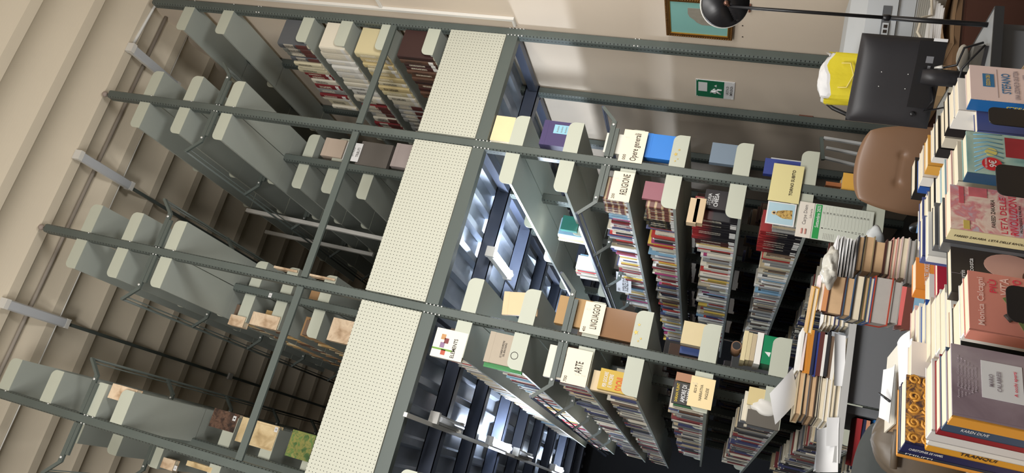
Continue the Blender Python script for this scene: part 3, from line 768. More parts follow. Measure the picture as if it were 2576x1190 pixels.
text(o, 'Libreria', .26*w, .03*h, (.2*w, -.002, h*.83), mat('grey_ink'))
b = MB()
for k in range(2): b.tube([(-w*.40, -.0022, h*(.87+.05*k)), (-w*.26, -.0022, h*(.87+.05*k))], .005, 6)
part('rose_emblem', b, mat('rose_print', '#c98f85', .7), o, absolute=False)
for k in range(14):
    zz = h*(.655-.045*k)
    for j, (cx, n) in enumerate(((-.16, k+1), (.27, k+17))):
        text(o, str(n), .05*w if n > 9 else .025*w, .026*h, (cx*w, -.0018, zz), name='day_number')
b = MB()
for k in range(15): b.box(-w*.1, w*.46, -.0014, -.001, h*(.634-.045*k), h*(.6352-.045*k))
part('ruled_lines', b, mat('grey_ink'), o, absolute=False)
b = MB()
for j in range(6):
    for k in range(7): b.box(-w*.45+j*.028*w, -w*.45+(j*.028+.014)*w, -.0014, -.001, h*(.62-.022*k), h*(.628-.022*k))
part('small_month', b, mat('grey_ink'), o, absolute=False)

# right-hand ends (lower storey)
def LBL(o, w, h, dep, s, tw, th, cx, cz, m=None, face='-Y', turn=0): text(o, s, tw*w, th*h, (cx*w, -dep/2-.0012, cz*h), m, face, turn)
o, w, h, d = slab('book', 'cream book with a dark square at its corner, just under the perforated panels', 'book', (1250, 290), (1278, 357.6), .03, .05, '#e8d3a6', 3.057)
b = MB(); b.box(.05*w, .5*w, -d/2-.001, -d/2, 0, .42*h); part('dark_square', b, mat('dark_plum', '#3b3034', .6), o, absolute=False)
o, w, h, d = slab('archive_box', 'dark purple box file with a pale blue label, right of the post', 'box', (1372, 301.6), (1433, 372), .03, .09, '#453a66', 2.72)
b = MB(); b.box(.0*w, .36*w, -d/2-.002, -d/2-.001, .30*h, .72*h); part('pale_blue_label', b, mat('label_blue', '#8fc3d6', .6), o, absolute=False)
for k in range(3): text(o, 'Archivio', .26*w, .05*h, (.18*w, -d/2-.0025, (.62-.1*k)*h), mat('grey_ink', '#7c7672', .7))
o, w, h, d = slab('book', 'narrow white book standing beside the Opere generali card', 'book', (1528, 334), (1545, 386), .03, .02, '#dedcd0', 2.36)
slab('archive_box', 'bright blue box file beside the shelf end with gold stars', 'box', (1632, 335), (1690, 404), .03, .05, '#2f7fd6', 2.10)
slab('book', 'grey-blue marbled book right of the post', 'book', (1793, 357.8), (1840, 415), .03, .03, '#6f7f8f', 1.752)
slab('book', 'first of the two blue spined books behind the yellow sign', 'book', (1926, 397), (1950, 440), .02, .03, '#2f3f86', 1.41)
slab('book', 'cream and pale blue booklet peeping out above the yellow sign', 'book', (1940, 396), (2010, 440), .055, .02, '#d5dbe0', 1.41)
slab('book', 'small golden yellow book low down right of the post', 'book', (2122, 434), (2150, 480), .03, .10, '#dca94a', 1.06)
slab('book', 'small orange-brown book beside the golden yellow one', 'book', (2078, 456), (2110, 470), .08, .06, '#a0623a', 1.06)
b = MB(); a = onp(2060, 418, 1, .06); b.box(a[0]-.02, a[0]+.0, .06, .3, 1.0635, 1.13); root('wooden_ruler', b, mat('plain_wood', '#9a7a5a', .6), (a[0], .1, 1.0635), 'thin wooden plank standing on the low shelf right of the post', 'plank')
# left-hand ends of the same bookcases
slab('book', 'mauve-pink book left of the post, above the banded set', 'book', (1624, 455), (1660, 505), .03, .02, '#8f5662', 2.10)
o, w, h, d = slab('book', 'black and red book titled STORIA DELLA CHIESA', 'book', (1777, 475), (1826, 530), .085, .028, '#201a1d', 1.752)
for s, tw, th, cz in (('STORIA', .62, .09, .87), ('DELLA', .40, .05, .785), ('CHIESA', .72, .11, .69)): LBL(o, w, h, d, s, tw, th, -.02, cz, m_paper)
b = MB(); b.box(-w/2-.0006, w/2, -d/2-.0006, -d/2, h*.0, h*.28); part('red_band', b, mat('deep_red', '#8e2325', .5), o, absolute=False)
for k, c in enumerate(('#cdb592', '#c9b08c')):
    slab('book', '%s of two beige page blocks lying out before the STORIA DELLA CHIESA volume' % ('first', 'second')[k], 'book', (1738+k*16, 497), (1750+k*16, 562), .03+.0*k, .05, c, None)
# green book and small things seen in the otherwise empty shelf
o, w, h, d = slab('book', 'teal green book leaning on a shelf of the middle aisle', 'book', (1418, 541), (1446, 582), .50, .03, '#2b7c72', 2.72)
# bookcase behind NARRATIVA INGLESE, right side
slab('folder', 'tilted beige folder sticking out beyond the shelf end, right of the left middle post', 'folder', (1276, 722), (1330, 792), .02, .02, '#dcbd96', 2.72, tilt=-.14)
slab('book', 'amber book in shiny wrap left of the LINGUAGGIO card', 'book', (1410, 742), (1436, 820), .03, .05, '#a88452', 2.36)
slab('book', 'wide brown book in shiny wrap between the LINGUAGGIO card and the starred shelf end', 'book', (1525, 772), (1590, 862), .02, .06, mat('shiny_brown', '#8a6748', .18, var=.06, vs=8), 2.10)
slab('book', 'cream book with a printed text panel on its cover', 'book', (1722, 806), (1760, 872), .03, .05, '#cdbd94', 1.752)
slab('book', 'blue book lying behind the cream printed one', 'book', (1712, 870), (1745, 895), .09, .05, '#27407a', 1.752)
# left side
o, w, h, d = slab('book', 'white book with small coloured pictures on its cover, topmost lower shelf', 'book', (1101.5, 823), (1130, 905), -.004+.012, .034, '#dedace', 3.057)
for k, (cx, cz, c) in enumerate(((.22, .72, '#b98a5a'), (.10, .60, '#7a3b3b'), (-.06, .70, '#8b6f8f'), (-.30, .62, '#b5553f'))):
    b = MB(); b.box((cx-.09)*w, (cx+.09)*w, -d/2-.001, -d/2, (cz-.06)*h, (cz+.08)*h); part('cover_picture', b, mat('print_%d' % k, c, .6, var=.4, vs=60), o, absolute=False)
b = MB(); b.box(-.24*w, -.18*w, -d/2-.001, -d/2, .35*h, h); part('green_stripe', b, mat('stripe_green', '#6f9a3f', .6), o, absolute=False)
LBL(o, w, h, d, 'ELEMENTS', .66, .12, -.1, .32)
o, w, h, d = slab('folder', 'grey-beige folder with LE CHIESE RUPESTRI DEL SIRACUSANO and a seal', 'folder', (1236, 833), (1290, 925), .012, .02, '#a89c8a', 2.72)
LBL(o, w, h, d, 'LE CHIESE RUPESTRI', .55, .05, .0, .60); LBL(o, w, h, d, 'DEL SIRACUSANO', .45, .05, .0, .53)
b = MB(); b.tube([(-.0+.02*math.cos(a*.5236)-.02, -d/2-.0015, .025+.02*math.sin(a*.5236)+.03) for a in range(13)], .0018, 5); part('seal', b, m_ink, o, absolute=False)
slab('book', 'thin green booklet sticking out behind the grey-beige folder', 'book', (1225, 885), (1245, 928), .04, .02, '#3f8f4f', 2.72)
o, w, h, d = slab('book', 'slim white book lettered DUCROT beside the ARTE card', 'book', (1385, 866), (1408, 955), .014, .03, '#ded6c6', 2.36)
LBL(o, w, h, d, 'DUCROT', .36, .07, .0, .72); LBL(o, w, h, d, 'MOBILI E ARTI DECORATIVE', .62, .035, 0, .58)
slab('book', 'pale book standing right behind the ARTE card', 'book', (1436, 880), (1470, 970), .02, .03, '#cfc6b4', 2.36)
o, w, h, d = slab('book', 'yellow book lettered SOGNI in orange', 'book', (1513, 925), (1560, 990), .014, .03, '#c2a23a', 2.10)
LBL(o, w, h, d, 'PER GIOCARE', .72, .10, .0, .84, m_paper); LBL(o, w, h, d, 'E VINCERE', .62, .10, -.02, .70, m_paper); LBL(o, w, h, d, 'SOGNI', .62, .24, -.1, .45, mat('orange_ink', '#cf4a1f', .6))
slab('book', 'cream page block just left of the yellow SOGNI book', 'book', (1495, 930), (1510, 985), .05, .05, '#d2bd97', 2.10)
slab('book', 'brown book with a bird shape next to the NARRATIVA INGLESE card', 'book', (1703, 935), (1742, 965), .03, .03, '#a87a5c', 1.752)
o, w, h, d = slab('book', 'dark grey book titled AMORE DI MAMMA', 'book', (1698, 958), (1742, 1024), .012, .02, '#35322f', 1.752)
LBL(o, w, h, d, 'AMORE DI', .80, .13, .0, .70, m_paper); LBL(o, w, h, d, 'MAMMA', .60, .14, .0, .54, m_paper); LBL(o, w, h, d, 'SARAH FLINT', .85, .08, .0, .88, mat('yellow_ink', '#d8b93a', .6))
# bottom shelf: pictures covers
o, w, h, d = slab('book', 'cream booklet with a painted group of people, above the grey photo cover', 'book', (1886, 972), (1925, 1026), .014, .02, '#d2c08c', 1.41)
for k in range(4):
    b = MB(); b.sphere(((-.33+.22*k)*w, -d/2-.001, .35*h+.01*(k % 2)), .012, (1, .12, 1.2)); part('painted_figure', b, mat('figure_print_%d' % (k % 2), ('#b5452f', '#c98a6a')[k % 2], .7, var=.3, vs=70), o, absolute=False)
slab('book', 'grey book with a dim photograph of a lying head', 'book', (1882, 1028), (1930, 1078), .010, .02, '#5f5a52', 1.41)
b = MB()
def blob(cx, cy, cz, rx, ry, rz, seed, amp=.12):
    rnd = random.Random(seed); ph = [rnd.uniform(0, 6.28) for _ in range(6)]
    def f(u, v):
        th = math.pi*u; p = 2*math.pi*v
        k = 1+amp*(math.sin(3*p+ph[0])*math.sin(th)+.6*math.sin(5*p+4*th+ph[1])*math.sin(th)+.5*math.sin(9*p-3*th+ph[2])*math.sin(th))
        return (cx+rx*k*math.sin(th)*math.cos(p), cy+ry*k*math.sin(th)*math.sin(p), cz+rz*k*math.cos(th))
    return f
a = onp(1868, 1010, 1, .0)
b.grid(blob(a[0], .03, 1.413+.072, .05, .03, .072, 4), 16, 26); root('plastic_bag', b, m_white, (a[0], .03, 1.413), 'crumpled white plastic bag on the shelf beside the painted booklet', 'bag')
# pile of folders lying on the shelf right of the left middle post, green at the bottom
FX0, FX1 = onp(1900, 913, 1, .02)[0], onp(1900, 836, 1, .02)[0]; zz = 1.4135
for T_, c, l, w_ in ((.020, '#1f7f55', 'lowest green folder, half behind the shelf end', 1), (.016, '#e2e0da', 'thin white folder between two green ones', 1), (.094, 'shiny', 'thick shiny green folder with a painted white highlight on its front', .95), (.030, '#e2e0da', 'thick white folder lying above the shiny green one', 1.05), (.022, '#b9a98a', 'tan folder above the thick white one', .9), (.020, '#c9bb93', 'cream folder above the tan one', .92), (.022, '#d2c49a', 'second cream folder above the tan one', 1.0)):
    W_ = (FX1-FX0)*w_; o = thing('folder', l, 'folder', ((FX0+FX1)/2, .095, zz), 'pile of folders right of the left middle post')
    mm = mat('shiny_green', '#1f7f55', .15, bump=.2, vs=8) if c == 'shiny' else mat('cover_'+c.strip('#'), c, .5)
    b = MB(); b.box(-W_/2, W_/2, -.075, .075, 0, T_*.97); part('case', b, mm, o, absolute=False)
    if c == 'shiny':
        b = MB(); b.prism([(-.035, .055), (-.010, .050), (-.012, .080)], 1, -.0762, -.0752); part('painted_highlight', b, m_paper, o, absolute=False)  # gloss highlight of the green plastic, laid on as a white triangle
    zz += T_+.0005
o = thing('cardboard_roll', 'short brown cardboard roll lying on top of the folders', 'roll', ((FX0+FX1)/2-.01, .02, zz))
b = MB(); b.tube([(0, 0, .026), (0, .15, .026)], .025, 18); part('roll', b, mat('brown_card', '#7a5a42', .7), o, absolute=False)
b = MB(); b.tube([(0, -.001, .026), (0, .0005, .026)], .020, 18); part('roll_opening', b, m_black, o, absolute=False)
# gold stars on two shelf ends
def star(cx, cz, r, Y, lab, grp):
    b = MB(); pts = []
    for k in range(10):
        rr = r if k % 2 == 0 else r*.4; pts.append((cx+rr*math.sin(k*math.pi/5), cz+rr*math.cos(k*math.pi/5)))
    b.prism(pts, 1, Y-.0012, Y); root('gold_star', b, mat('gold_foil', '#c9ac55', .35, metal=.4), (cx, Y, cz), lab, 'star', grp)
for (px, py, r), nm in zip(((1700, 388, .012), (1709, 377, .008), (1698, 405, .006), (1705, 400, .005)), ('largest', 'upper', 'lower', 'smallest')):
    a = onp(px, py, 1, .009); star(a[0], a[2], r, .0095, '%s gold star stuck on the shelf end by the blue box' % nm, 'gold stars')
for (px, py, r), nm in zip(((1600, 836, .014), (1608, 817, .009), (1612, 852, .007), (1605, 858, .006)), ('largest', 'upper', 'lower', 'smallest')):
    a = onp(px, py, 1, .009); star(a[0], a[2], r, .0095, '%s gold star stuck on the shelf end by the shiny brown book' % nm, 'gold stars')
# card SCIENZE SOCIALI, hanging on the spines far in
y0, y1 = 1.50, 1.66
o = thing('shelf_card', 'white card reading 300 SCIENZE SOCIALI hanging in the middle aisle', 'card', (-.236, 1.60, 2.47), 'cards naming the shelves', (0, 0, -1.2))
b = MB(); b.box(-.12, .12, -.0008, .0008, 0, .115); part('card_sheet', b, m_paper, o, absolute=False)
text(o, 'SCIENZE SOCIALI', .20, .045, (0.0, -.0014, .045)); text(o, '300', .035, .018, (-.09, -.0014, .095))

# upper storey fronts
slab('archive_box', 'pinkish striped box file left of the UFFICIO TRIBUTI sheet', 'box', (822, 346), (860, 398), PY-.02, .08, mat('striped_board', '#b9a898', .7), 4.645)
o = thing('box_label', 'white sheet reading UFFICIO TRIBUTI on an upper box', 'label', (onp(880, 380, 1, PY-.035)[0], PY-.028, 4.50), None)
b = MB(); b.box(-.075, .075, -.001, .001, 0, .13); part('paper_sheet', b, m_paper, o, absolute=False)
text(o, 'UFFICIO', .075, .022, (.0, -.0015, .062)); text(o, 'TRIBUTI', .075, .022, (.0, -.0015, .020))
slab('archive_box', 'dark grey box file in the upper storey behind the guard rail', 'box', (913, 355), (955, 422), PY-.02, .07, '#5f5a55', 4.26)
slab('folder', 'pale lilac folder tied with a string next to the perforated panel', 'folder', (1000, 360), (1035, 425), PY-.02, .05, '#a89c99', 4.0)
x = onp(745, 1120, 1, PY)
slab('book', 'green and yellow marbled book at the edge of the longest perforated panel', 'book', (738, 1080), (766, 1160), PY-.01, .06, print_mat('green_marbling', ['#2f4a22', '#4a6a35', '#8f8a4a', '#4f7a3c', '#b0a060'], 22), 4.12)
slab('book', 'dark brown marbled old book in the upper left bookcase', 'book', (541, 1026), (572, 1085), PY+.0, .05, print_mat('brown_marbling', ['#1f1613', '#3f2d24', '#6b5040', '#33241e'], 25), 4.72)
slab('book', 'wide pale vellum book in the upper left bookcase, beside the number plate', 'book', (628, 1058), (680, 1130), PY-.005, .06, print_mat('vellum', ['#a88f66', '#c9b083', '#dcc79c', '#bfa474'], 10, .6), 4.40)
slab('book', 'narrow pale vellum book left of the thin guard rail', 'book', (612, 1048), (622, 1118), PY-.0, .05, print_mat('vellum', []), 4.40)
slab('book', 'cream vellum book standing between two long shelf ends at the upper left', 'book', (285, 964), (325, 1016), .03, .05, print_mat('vellum_pink', ['#a58768', '#cbb092', '#dfc9ac', '#b89a7c'], 12, .6), 4.99)
for pa, pb, zb, l in (((582, 790), (600, 822), 4.935, 'small pinkish old book at the shelf end marked with a V'), ((638, 783), (675, 826), 4.67, 'square tan old book on the shelf below the one marked with a V'), ((840, 798), (880, 868), None, 'large curling parchment volume beside the perforated panel'), ((690, 668), (730, 682), 4.67, 'tan old book peeping above the post, upper middle'), ((778, 688), (812, 700), 4.362, 'tan old book peeping above the post, near the perforated panel')):
    slab('book', l, 'book', pa, pb, PY-.015, .06, print_mat('vellum_pink', []), zb)
slab('book', 'small pink old book beside the tag V at the lower left edge', 'book', (412, 1150), (432, 1185), PY, .05, print_mat('vellum_pink', []), None)
slab('book', 'pale vellum book at the lower left edge of the view', 'book', (472, 1158), (530, 1190), PY, .05, print_mat('vellum', []), None)
# paper tags on the upper shelf ends
for (px, py, s) in ((604, 808, 'V'), (680, 743, 'IV'), (590, 1053, 'I'), (695, 1081, 'II'), (441, 1178, 'V')):
    Y = PY-.004 if px != 680 else PY-.032
    a = onp(px, py, 1, Y); o = thing('paper_tag', 'small paper tag marked %s near x %s' % (s, ''), 'tag', (a[0], Y-.001, a[2]-.012), 'paper tags on the upper shelf ends')
    o['label'] = {604: 'paper tag marked V on a shelf end of the left middle bookcase', 680: 'paper tag on the inner post left of the guard rail', 590: 'paper tag marked I on a shelf end of the leftmost bookcase', 695: 'paper tag marked II beside the wide vellum book', 441: 'paper tag marked V at the lower left edge'}[px]
    b = MB(); b.box(-.016, .016, -.0006, .0006, 0, .024); part('tag_paper', b, m_paper, o, absolute=False); text(o, s, .008, .012, (0, -.001, .012))

# ------------------------------------------------------------------ on the right wall
def wallpt(px, py): return onp(px, py, 0, WX)
a = wallpt(1755, 197); c = wallpt(1848, 246)
yc, zc = (a[1]+c[1])/2, (a[2]+c[2])/2; w, h = .205, .245
o = thing('exit_sign', 'green emergency exit sign reading USCITA DI EMERGENZA on the right wall', 'sign', (WX-.004, .49, 1.935))
b = MB(); b.box(-.002, .002, -w/2, w/2, 0, h); part('sign_board', b, m_paper, o, absolute=False)
b = MB(); b.box(-.003, -.002, -w/2+.004, w/2-.004, h*.27, h-.004); part('green_field', b, mat('sign_green', '#1c6b49', .5), o, absolute=False)
b = MB(); b.box(-.004, -.003, -.075, .03, h*.70, h*.93); part('white_door', b, m_paper, o, absolute=False)
b = MB()
b.tube([(-.004, .03, h*.60), (-.004, .03, h*.61)], .010, 8)
def limb(p, r): b.tube([(-.0042, y*1.0, z) for y, z in p], r, 6)
limb([(.022, h*.58), (.012, h*.46)], .011); limb([(.014, h*.46), (-.004, h*.42), (-.002, h*.32)], .006); limb([(.012, h*.46), (.030, h*.42), (.046, h*.34)], .006); limb([(.022, h*.56), (.0, h*.54), (-.010, h*.50)], .0045); limb([(.024, h*.56), (.040, h*.52), (.040, h*.46)], .0045)
b.prism([(-.045, h*.52), (-.03, h*.46), (-.06, h*.46)], 0, -.004, -.003)
part('running_figure', b, m_paper, o, absolute=False)
text(o, 'USCITA DI', .10, .017, (-.0028, -.0, h*.18), face='-X'); text(o, 'EMERGENZA', .115, .017, (-.0028, -.0, h*.08), face='-X')
for yy in (-w/2+.008, w/2-.008):
    for zz in (.01, h-.01):
        b = MB(); b.sphere((-.003, yy, zz), .003, (1, 1, 1), 6, 5); part('screw', b, m_bolt, o, absolute=False)
# framed picture
PW, PHt = .34, .375
o = thing('framed_picture', 'picture of a small building on pale blue in an ornate gold frame', 'picture', (WX-.014, -.085-PW/2, 1.972))
fr = mat('gilt_frame', '#6b4a22', .4, metal=.5, var=.5, vs=40)
def frame_mb(w, h, t, x0, x1, bead=0):
    b = MB()
    b.box(x0, x1, -w/2, w/2, 0, t); b.box(x0, x1, -w/2, w/2, h-t, h); b.box(x0, x1, -w/2, -w/2+t, t, h-t); b.box(x0, x1, w/2-t, w/2, t, h-t)
    if bead:
        n = int(w/bead)
        for k in range(n):
            for z in (t*.25, h-t*.25): b.sphere((x0, -w/2+(k+.5)*w/n, z), bead*.45, (1, 1, .8), 6, 4)
        n = int(h/bead)
        for k in range(n):
            for y in (-w/2+t*.25, w/2-t*.25): b.sphere((x0, y, (k+.5)*h/n), bead*.45, (1, .8, 1), 6, 4)
    return b
part('frame', frame_mb(PW, PHt, .024, -.012, .012, .013), fr, o, absolute=False)
b = MB(); 
for (za, zb_, ya, yb) in ((.022, .028, -PW/2+.022, PW/2-.022), (PHt-.028, PHt-.022, -PW/2+.022, PW/2-.022), (.028, PHt-.028, -PW/2+.022, -PW/2+.028), (.028, PHt-.028, PW/2-.028, PW/2-.022)): b.box(-.009, .0, ya, yb, za, zb_)
part('gold_slip', b, mat('bright_gilt', '#b98a35', .3, metal=.6), o, absolute=False)
b = MB(); b.box(-.004, .002, -PW/2+.026, PW/2-.026, .026, PHt-.026); part('painted_sky', b, mat('aqua_paint', '#7fb3ac', .6, var=.06, vs=6), o, absolute=False)
b = MB(); b.prism([(-.09, .11), (.055, .11), (.055, .17), (.035, .20), (.012, .215), (-.012, .24), (-.04, .25), (-.09, .25)], 0, -.0055, -.004); part('painted_building', b, mat('stone_paint', '#8f8a7e', .7, var=.25, vs=30), o, absolute=False)
# dangling cord, small cross, stains
a = wallpt(1895, 18); o = thing('wall_crucifix', 'small brown wooden crucifix on the right wall above the lamp pole', 'crucifix', (WX-.008, a[1], a[2]-.05))
wd = mat('dark_wood', '#6b4436', .6); b = MB(); b.box(-.004, .004, -.005, .005, 0, .10); part('upright_bar', b, wd, o, absolute=False)
b = MB(); b.box(-.004, .004, -.032, .032, .062, .072); part('cross_bar', b, wd, o, absolute=False)
for (px, py), l in zip(((1868, 64), (1868, 92)), ('upper', 'lower')):
    a = wallpt(px, py); b = MB(); b.tube([(WX-.003, a[1], a[2]), (WX-.0005, a[1], a[2])], .004, 8); root('wall_plug', b, m_ink, (WX, a[1], a[2]), 'small dark %s screw hole in the right wall beside the framed picture' % ('first' if l == 'upper' else 'second'), 'plug')
a = wallpt(2010, 290); b = MB(); b.box(WX-.012, WX-.001, a[1]-.012, a[1]+.012, a[2]-.085, a[2]+.0); b.box(WX-.018, WX-.012, a[1]-.009, a[1]+.009, a[2]-.07, a[2]-.015)
root('wall_device', b, wd, (WX, a[1], a[2]-.08), 'small brown wooden hook board on the right wall by the inner post', 'board')

# ================================================================== THE ISSUE DESK AND THE DISPLAY OF BOOKS
DZ = 1.137                      # desk height
m_desk = mat('grey_laminate', '#8f9294', .5, var=.03, vs=20); m_edge = mat('dark_desk_edge', '#2e2f31', .5); m_panel = mat('grey_modesty_panel', '#6b6d70', .55, var=.03)
def desk(name, lab, x0, x1, y0, y1, z, th=.022, edge=m_edge, top=m_desk, legs=True):
    o = thing(name, lab, 'desk', ((x0+x1)/2, (y0+y1)/2, Z0))
    b = MB(); b.box(x0, x1, y0, y1, z-th, z); part('desk_top', b, top, o)
    b = MB(); b.box(x0-.004, x1+.004, y0-.006, y0, z-th-.002, z+.001); b.box(x1, x1+.006, y0, y1, z-th-.002, z+.001); b.box(x0-.006, x0, y0, y1, z-th-.002, z+.001); part('edge_band', b, edge, o)
    for sx, xx in ((1, x0+(.20 if name == 'library_table' else .03)), (-1, x1-.03)):
        b = MB(); b.box(xx-.015, xx+.015, y0+.05, y1-.04, Z0, z-th); part('leg', b, m_panel, o)
    b = MB(); b.box(x0+(.22 if name == 'library_table' else .05), x1-.05, y0+.03, y0+.038, Z0+.12, z-th); part('modesty_panel', b, m_panel, o)
    return o
desk('computer_desk', 'grey desk with dark rounded edge carrying the monitor', -1.16, -.185, -1.795, -1.22, DZ)
desk('library_table', 'light-edged grey table behind, carrying the two low piles of books', -1.47, -.62, -.955, -.48, 1.297, th=.02, edge=mat('light_edge', '#b4b4b2', .5))
m_wood = mat('beech_board', '#9a7f5f', .6, var=.12, vs=6)
o = desk('display_table', 'low wooden table under the upright books in the foreground', -1.92, -.56, -2.80, -1.83, DZ, edge=m_wood, top=m_wood)

def cov(c): return mat('cover_%s' % c.strip('#'), c, .45, var=.03, vs=30)
def lying(org, L, D, T, c, rz, label, group=None, spine='back', pages=m_pages, title=None):
    """book lying flat: L along the front, D deep, T thick"""
    o = thing('book', label, 'book', org, group, (0, 0, rz)); k = min(.0035, T*.18)
    b = MB(); b.box(-L/2, L/2, -D/2, D/2, 0, k); b.box(-L/2, L/2, -D/2, D/2, T-k, T)
    ys = (D/2-k, D/2) if spine == 'back' else (-D/2, -D/2+k); b.box(-L/2, L/2, ys[0], ys[1], k, T-k)
    part('cover', b, cov(c) if isinstance(c, str) else c, o, absolute=False)
    b = MB(); b.box(-L/2+.004, L/2-.004, -D/2+(.004 if spine == 'back' else k), D/2-(k if spine == 'back' else .004), k, T-k); part('page_block', b, pages, o, absolute=False)
    if title: text(o, title, L*.6, T*.5, (0, -D/2-.0008, T/2), mat('pale_ink', '#e9e2cf', .6))
    return o
m_tan = mat('tan_page_edges', '#c3a27c', .85, var=.08, vs=60); m_greyp = mat('grey_page_edges', '#a9a39d', .85, var=.05, vs=60)
def pile(px, py, Y, z, rz, items, desc, grp, rnd, D=.12):
    x = onp(px, py, 1, Y)[0]; n = len(items)
    for k, (T, L, c, sp, pg) in enumerate(items):
        posn = 'lowest' if k == 0 else ('topmost' if k == n-1 else ['second', 'third', 'fourth', 'fifth', 'sixth', 'seventh', 'eighth', 'ninth', 'tenth', 'eleventh', 'twelfth', 'thirteenth'][k-1]+' from the bottom')
        lying((x+rnd.uniform(-.006, .006), Y+D/2+rnd.uniform(-.004, .004), z), L, D, T, c, rz+rnd.uniform(-.04, .04), '%s book lying flat, %s %s' % (CNAME.get(c, 'brightly coloured'), posn, desc), grp, sp, pg)
        z += T+.0002
    return z
rnd = random.Random(3); Pg = m_pages; Tn = m_tan; Gy = m_greyp
zt = 1.2975
z = pile(2095, 897, -.94, zt, .02, [(.016, .165, '#d8d2c0', 'back', Pg), (.014, .17, '#c9b98a', 'back', Pg), (.012, .16, '#e2e0da', 'front', Pg), (.012, .16, '#6e5a4a', 'front', Pg), (.012, .17, '#2b2b2e', 'front', Pg), (.010, .16, '#e2e0da', 'front', Pg), (.016, .17, '#5a2f2b', 'front', Pg), (.010, .17, '#2f3f86', 'front', Pg), (.010, .17, '#262c4a', 'front', Pg), (.012, .17, '#c27f2e', 'front', Pg), (.012, .17, '#c27f2e', 'front', Pg), (.010, .165, '#e2cfc8', 'front', Pg), (.010, .165, '#e2e0da', 'front', Pg)], 'in the spine-out pile on the table', 'the spine-out pile on the table', rnd)
z = pile(2095, 1012, -.945, zt, .10, [(.018, .16, '#e2e0da', 'back', Pg), (.014, .16, '#c9c2b0', 'back', Pg), (.018, .165, '#e2e0da', 'back', Pg), (.020, .16, '#c9c2b0', 'back', Pg), (.012, .165, '#2b2b2e', 'back', Pg), (.022, .165, '#6e5a4a', 'back', Tn), (.020, .16, '#55585c', 'back', Tn), (.022, .165, '#b9a98a', 'back', Tn)], 'in the pale pile on the table', 'the pile of pale page edges on the table', rnd)
x = onp(2070, 770, 1, -.93)[0]
z = pile(2095, 770, -.935, zt, .0, [(.020, .14, '#8f8f8c', 'back', Pg), (.014, .15, '#e2e0da', 'back', Pg), (.018, .15, '#3a3f6a', 'back', Pg), (.016, .15, '#e2e0da', 'back', Pg), (.012, .15, '#d9d2c0', 'back', Pg), (.010, .15, '#e2e0da', 'back', Pg)], 'in the small white-edged pile', 'the small white pile on the table', rnd, .10)
# piles on the computer desk, behind the display
z = pile(2330, 770, -1.43, DZ+.0005, -.20, [(.030, .13, '#c9805a', 'front', Pg), (.028, .135, '#7fa6bf', 'front', Pg), (.024, .13, '#6b3a30', 'front', Tn), (.012, .12, '#d86a66', 'front', Pg), (.026, .135, '#9a9690', 'back', Gy), (.052, .15, '#a83f2c', 'back', Gy), (.014, .145, '#2f4a7c', 'back', Pg), (.013, .14, '#6b6a48', 'back', Tn), (.027, .145, '#2b2b2e', 'back', Pg), (.026, .125, '#38506b', 'back', Tn), (.046, .125, '#4a2a24', 'back', Tn), (.014, .11, '#c98a5a', 'front', Tn), (.014, .12, '#e2cfc8', 'back', Pg)], 'in the tall pile behind the display', 'the tall pile behind the display', rnd)
b = MB(); c0 = onp(2090, 790, 1, -1.40)
o = lying((c0[0]+.015, -1.36, z), .15, .11, .016, '#c99a45', -.35, 'yellow-orange folder sliding off the top of the tall pile of thick books')
z = pile(2322, 655, -1.36, DZ+.0005, -.12, [(.026, .14, '#d9d2c0', 'back', Pg), (.028, .15, '#c9c2b0', 'back', Gy), (.018, .15, '#8f8f8c', 'back', Gy), (.022, .14, '#cbb9b0', 'back', Pg), (.012, .14, '#d8b6b0', 'back', Pg), (.014, .14, '#c98a7a', 'back', Pg), (.018, .12, '#4a2a24', 'back', Pg), (.034, .11, '#4a2a24', 'back', Tn), (.030, .125, '#8a7a5a', 'back', Tn), (.020, .12, '#2b2b2e', 'back', Tn)], 'in the rear pile by the calendar', 'the rear pile next to the calendar', rnd)
# white folders, papers and a crumpled bag on top of the rear pile
for k in range(7):
    o = thing('paper_sheaf', 'white paper sheaf, number %s from the bottom on the rear pile under the crumpled tissue' % ['one', 'two', 'three', 'four', 'five', 'six', 'seven'][k], 'paper', (-.865, -1.29, z), 'paper sheaves on the rear pile', (0, 0, rnd.uniform(-.2, .1)))
    b = MB(); b.grid(lambda u, v: ((u-.5)*.16, (v-.5)*.12, .006+.002*math.sin(5*u+k)), 6, 3); b.grid(lambda u, v: ((.5-u)*.16, (v-.5)*.12, .0), 6, 3); b.box(-.078, .078, -.058, .058, 0, .005); part('sheets', b, m_paper, o, absolute=False); z += .0095
c0 = at(2150, 690, 2.35); b = MB(); b.grid(blob(c0[0], c0[1], z+.018, .055, .04, .022, 9, .3), 18, 30); root('tissue_paper', b, mat('thin_white_plastic', '#c6c4ba', .35, bump=.5, vs=30), (c0[0], c0[1], z), 'crumpled white tissue lying on the paper sheaves', 'tissue')
c0 = at(2195, 620, 2.75); b = MB(); b.grid(blob(c0[0]+.02, c0[1]+.05, c0[2]-.01, .07, .05, .035, 12, .12), 18, 30); root('plastic_bag', b, mat('milky_plastic', '#c9cfd2', .25), (c0[0], c0[1], c0[2]), 'milky plastic bag behind the sheaves, below the calendar', 'bag')
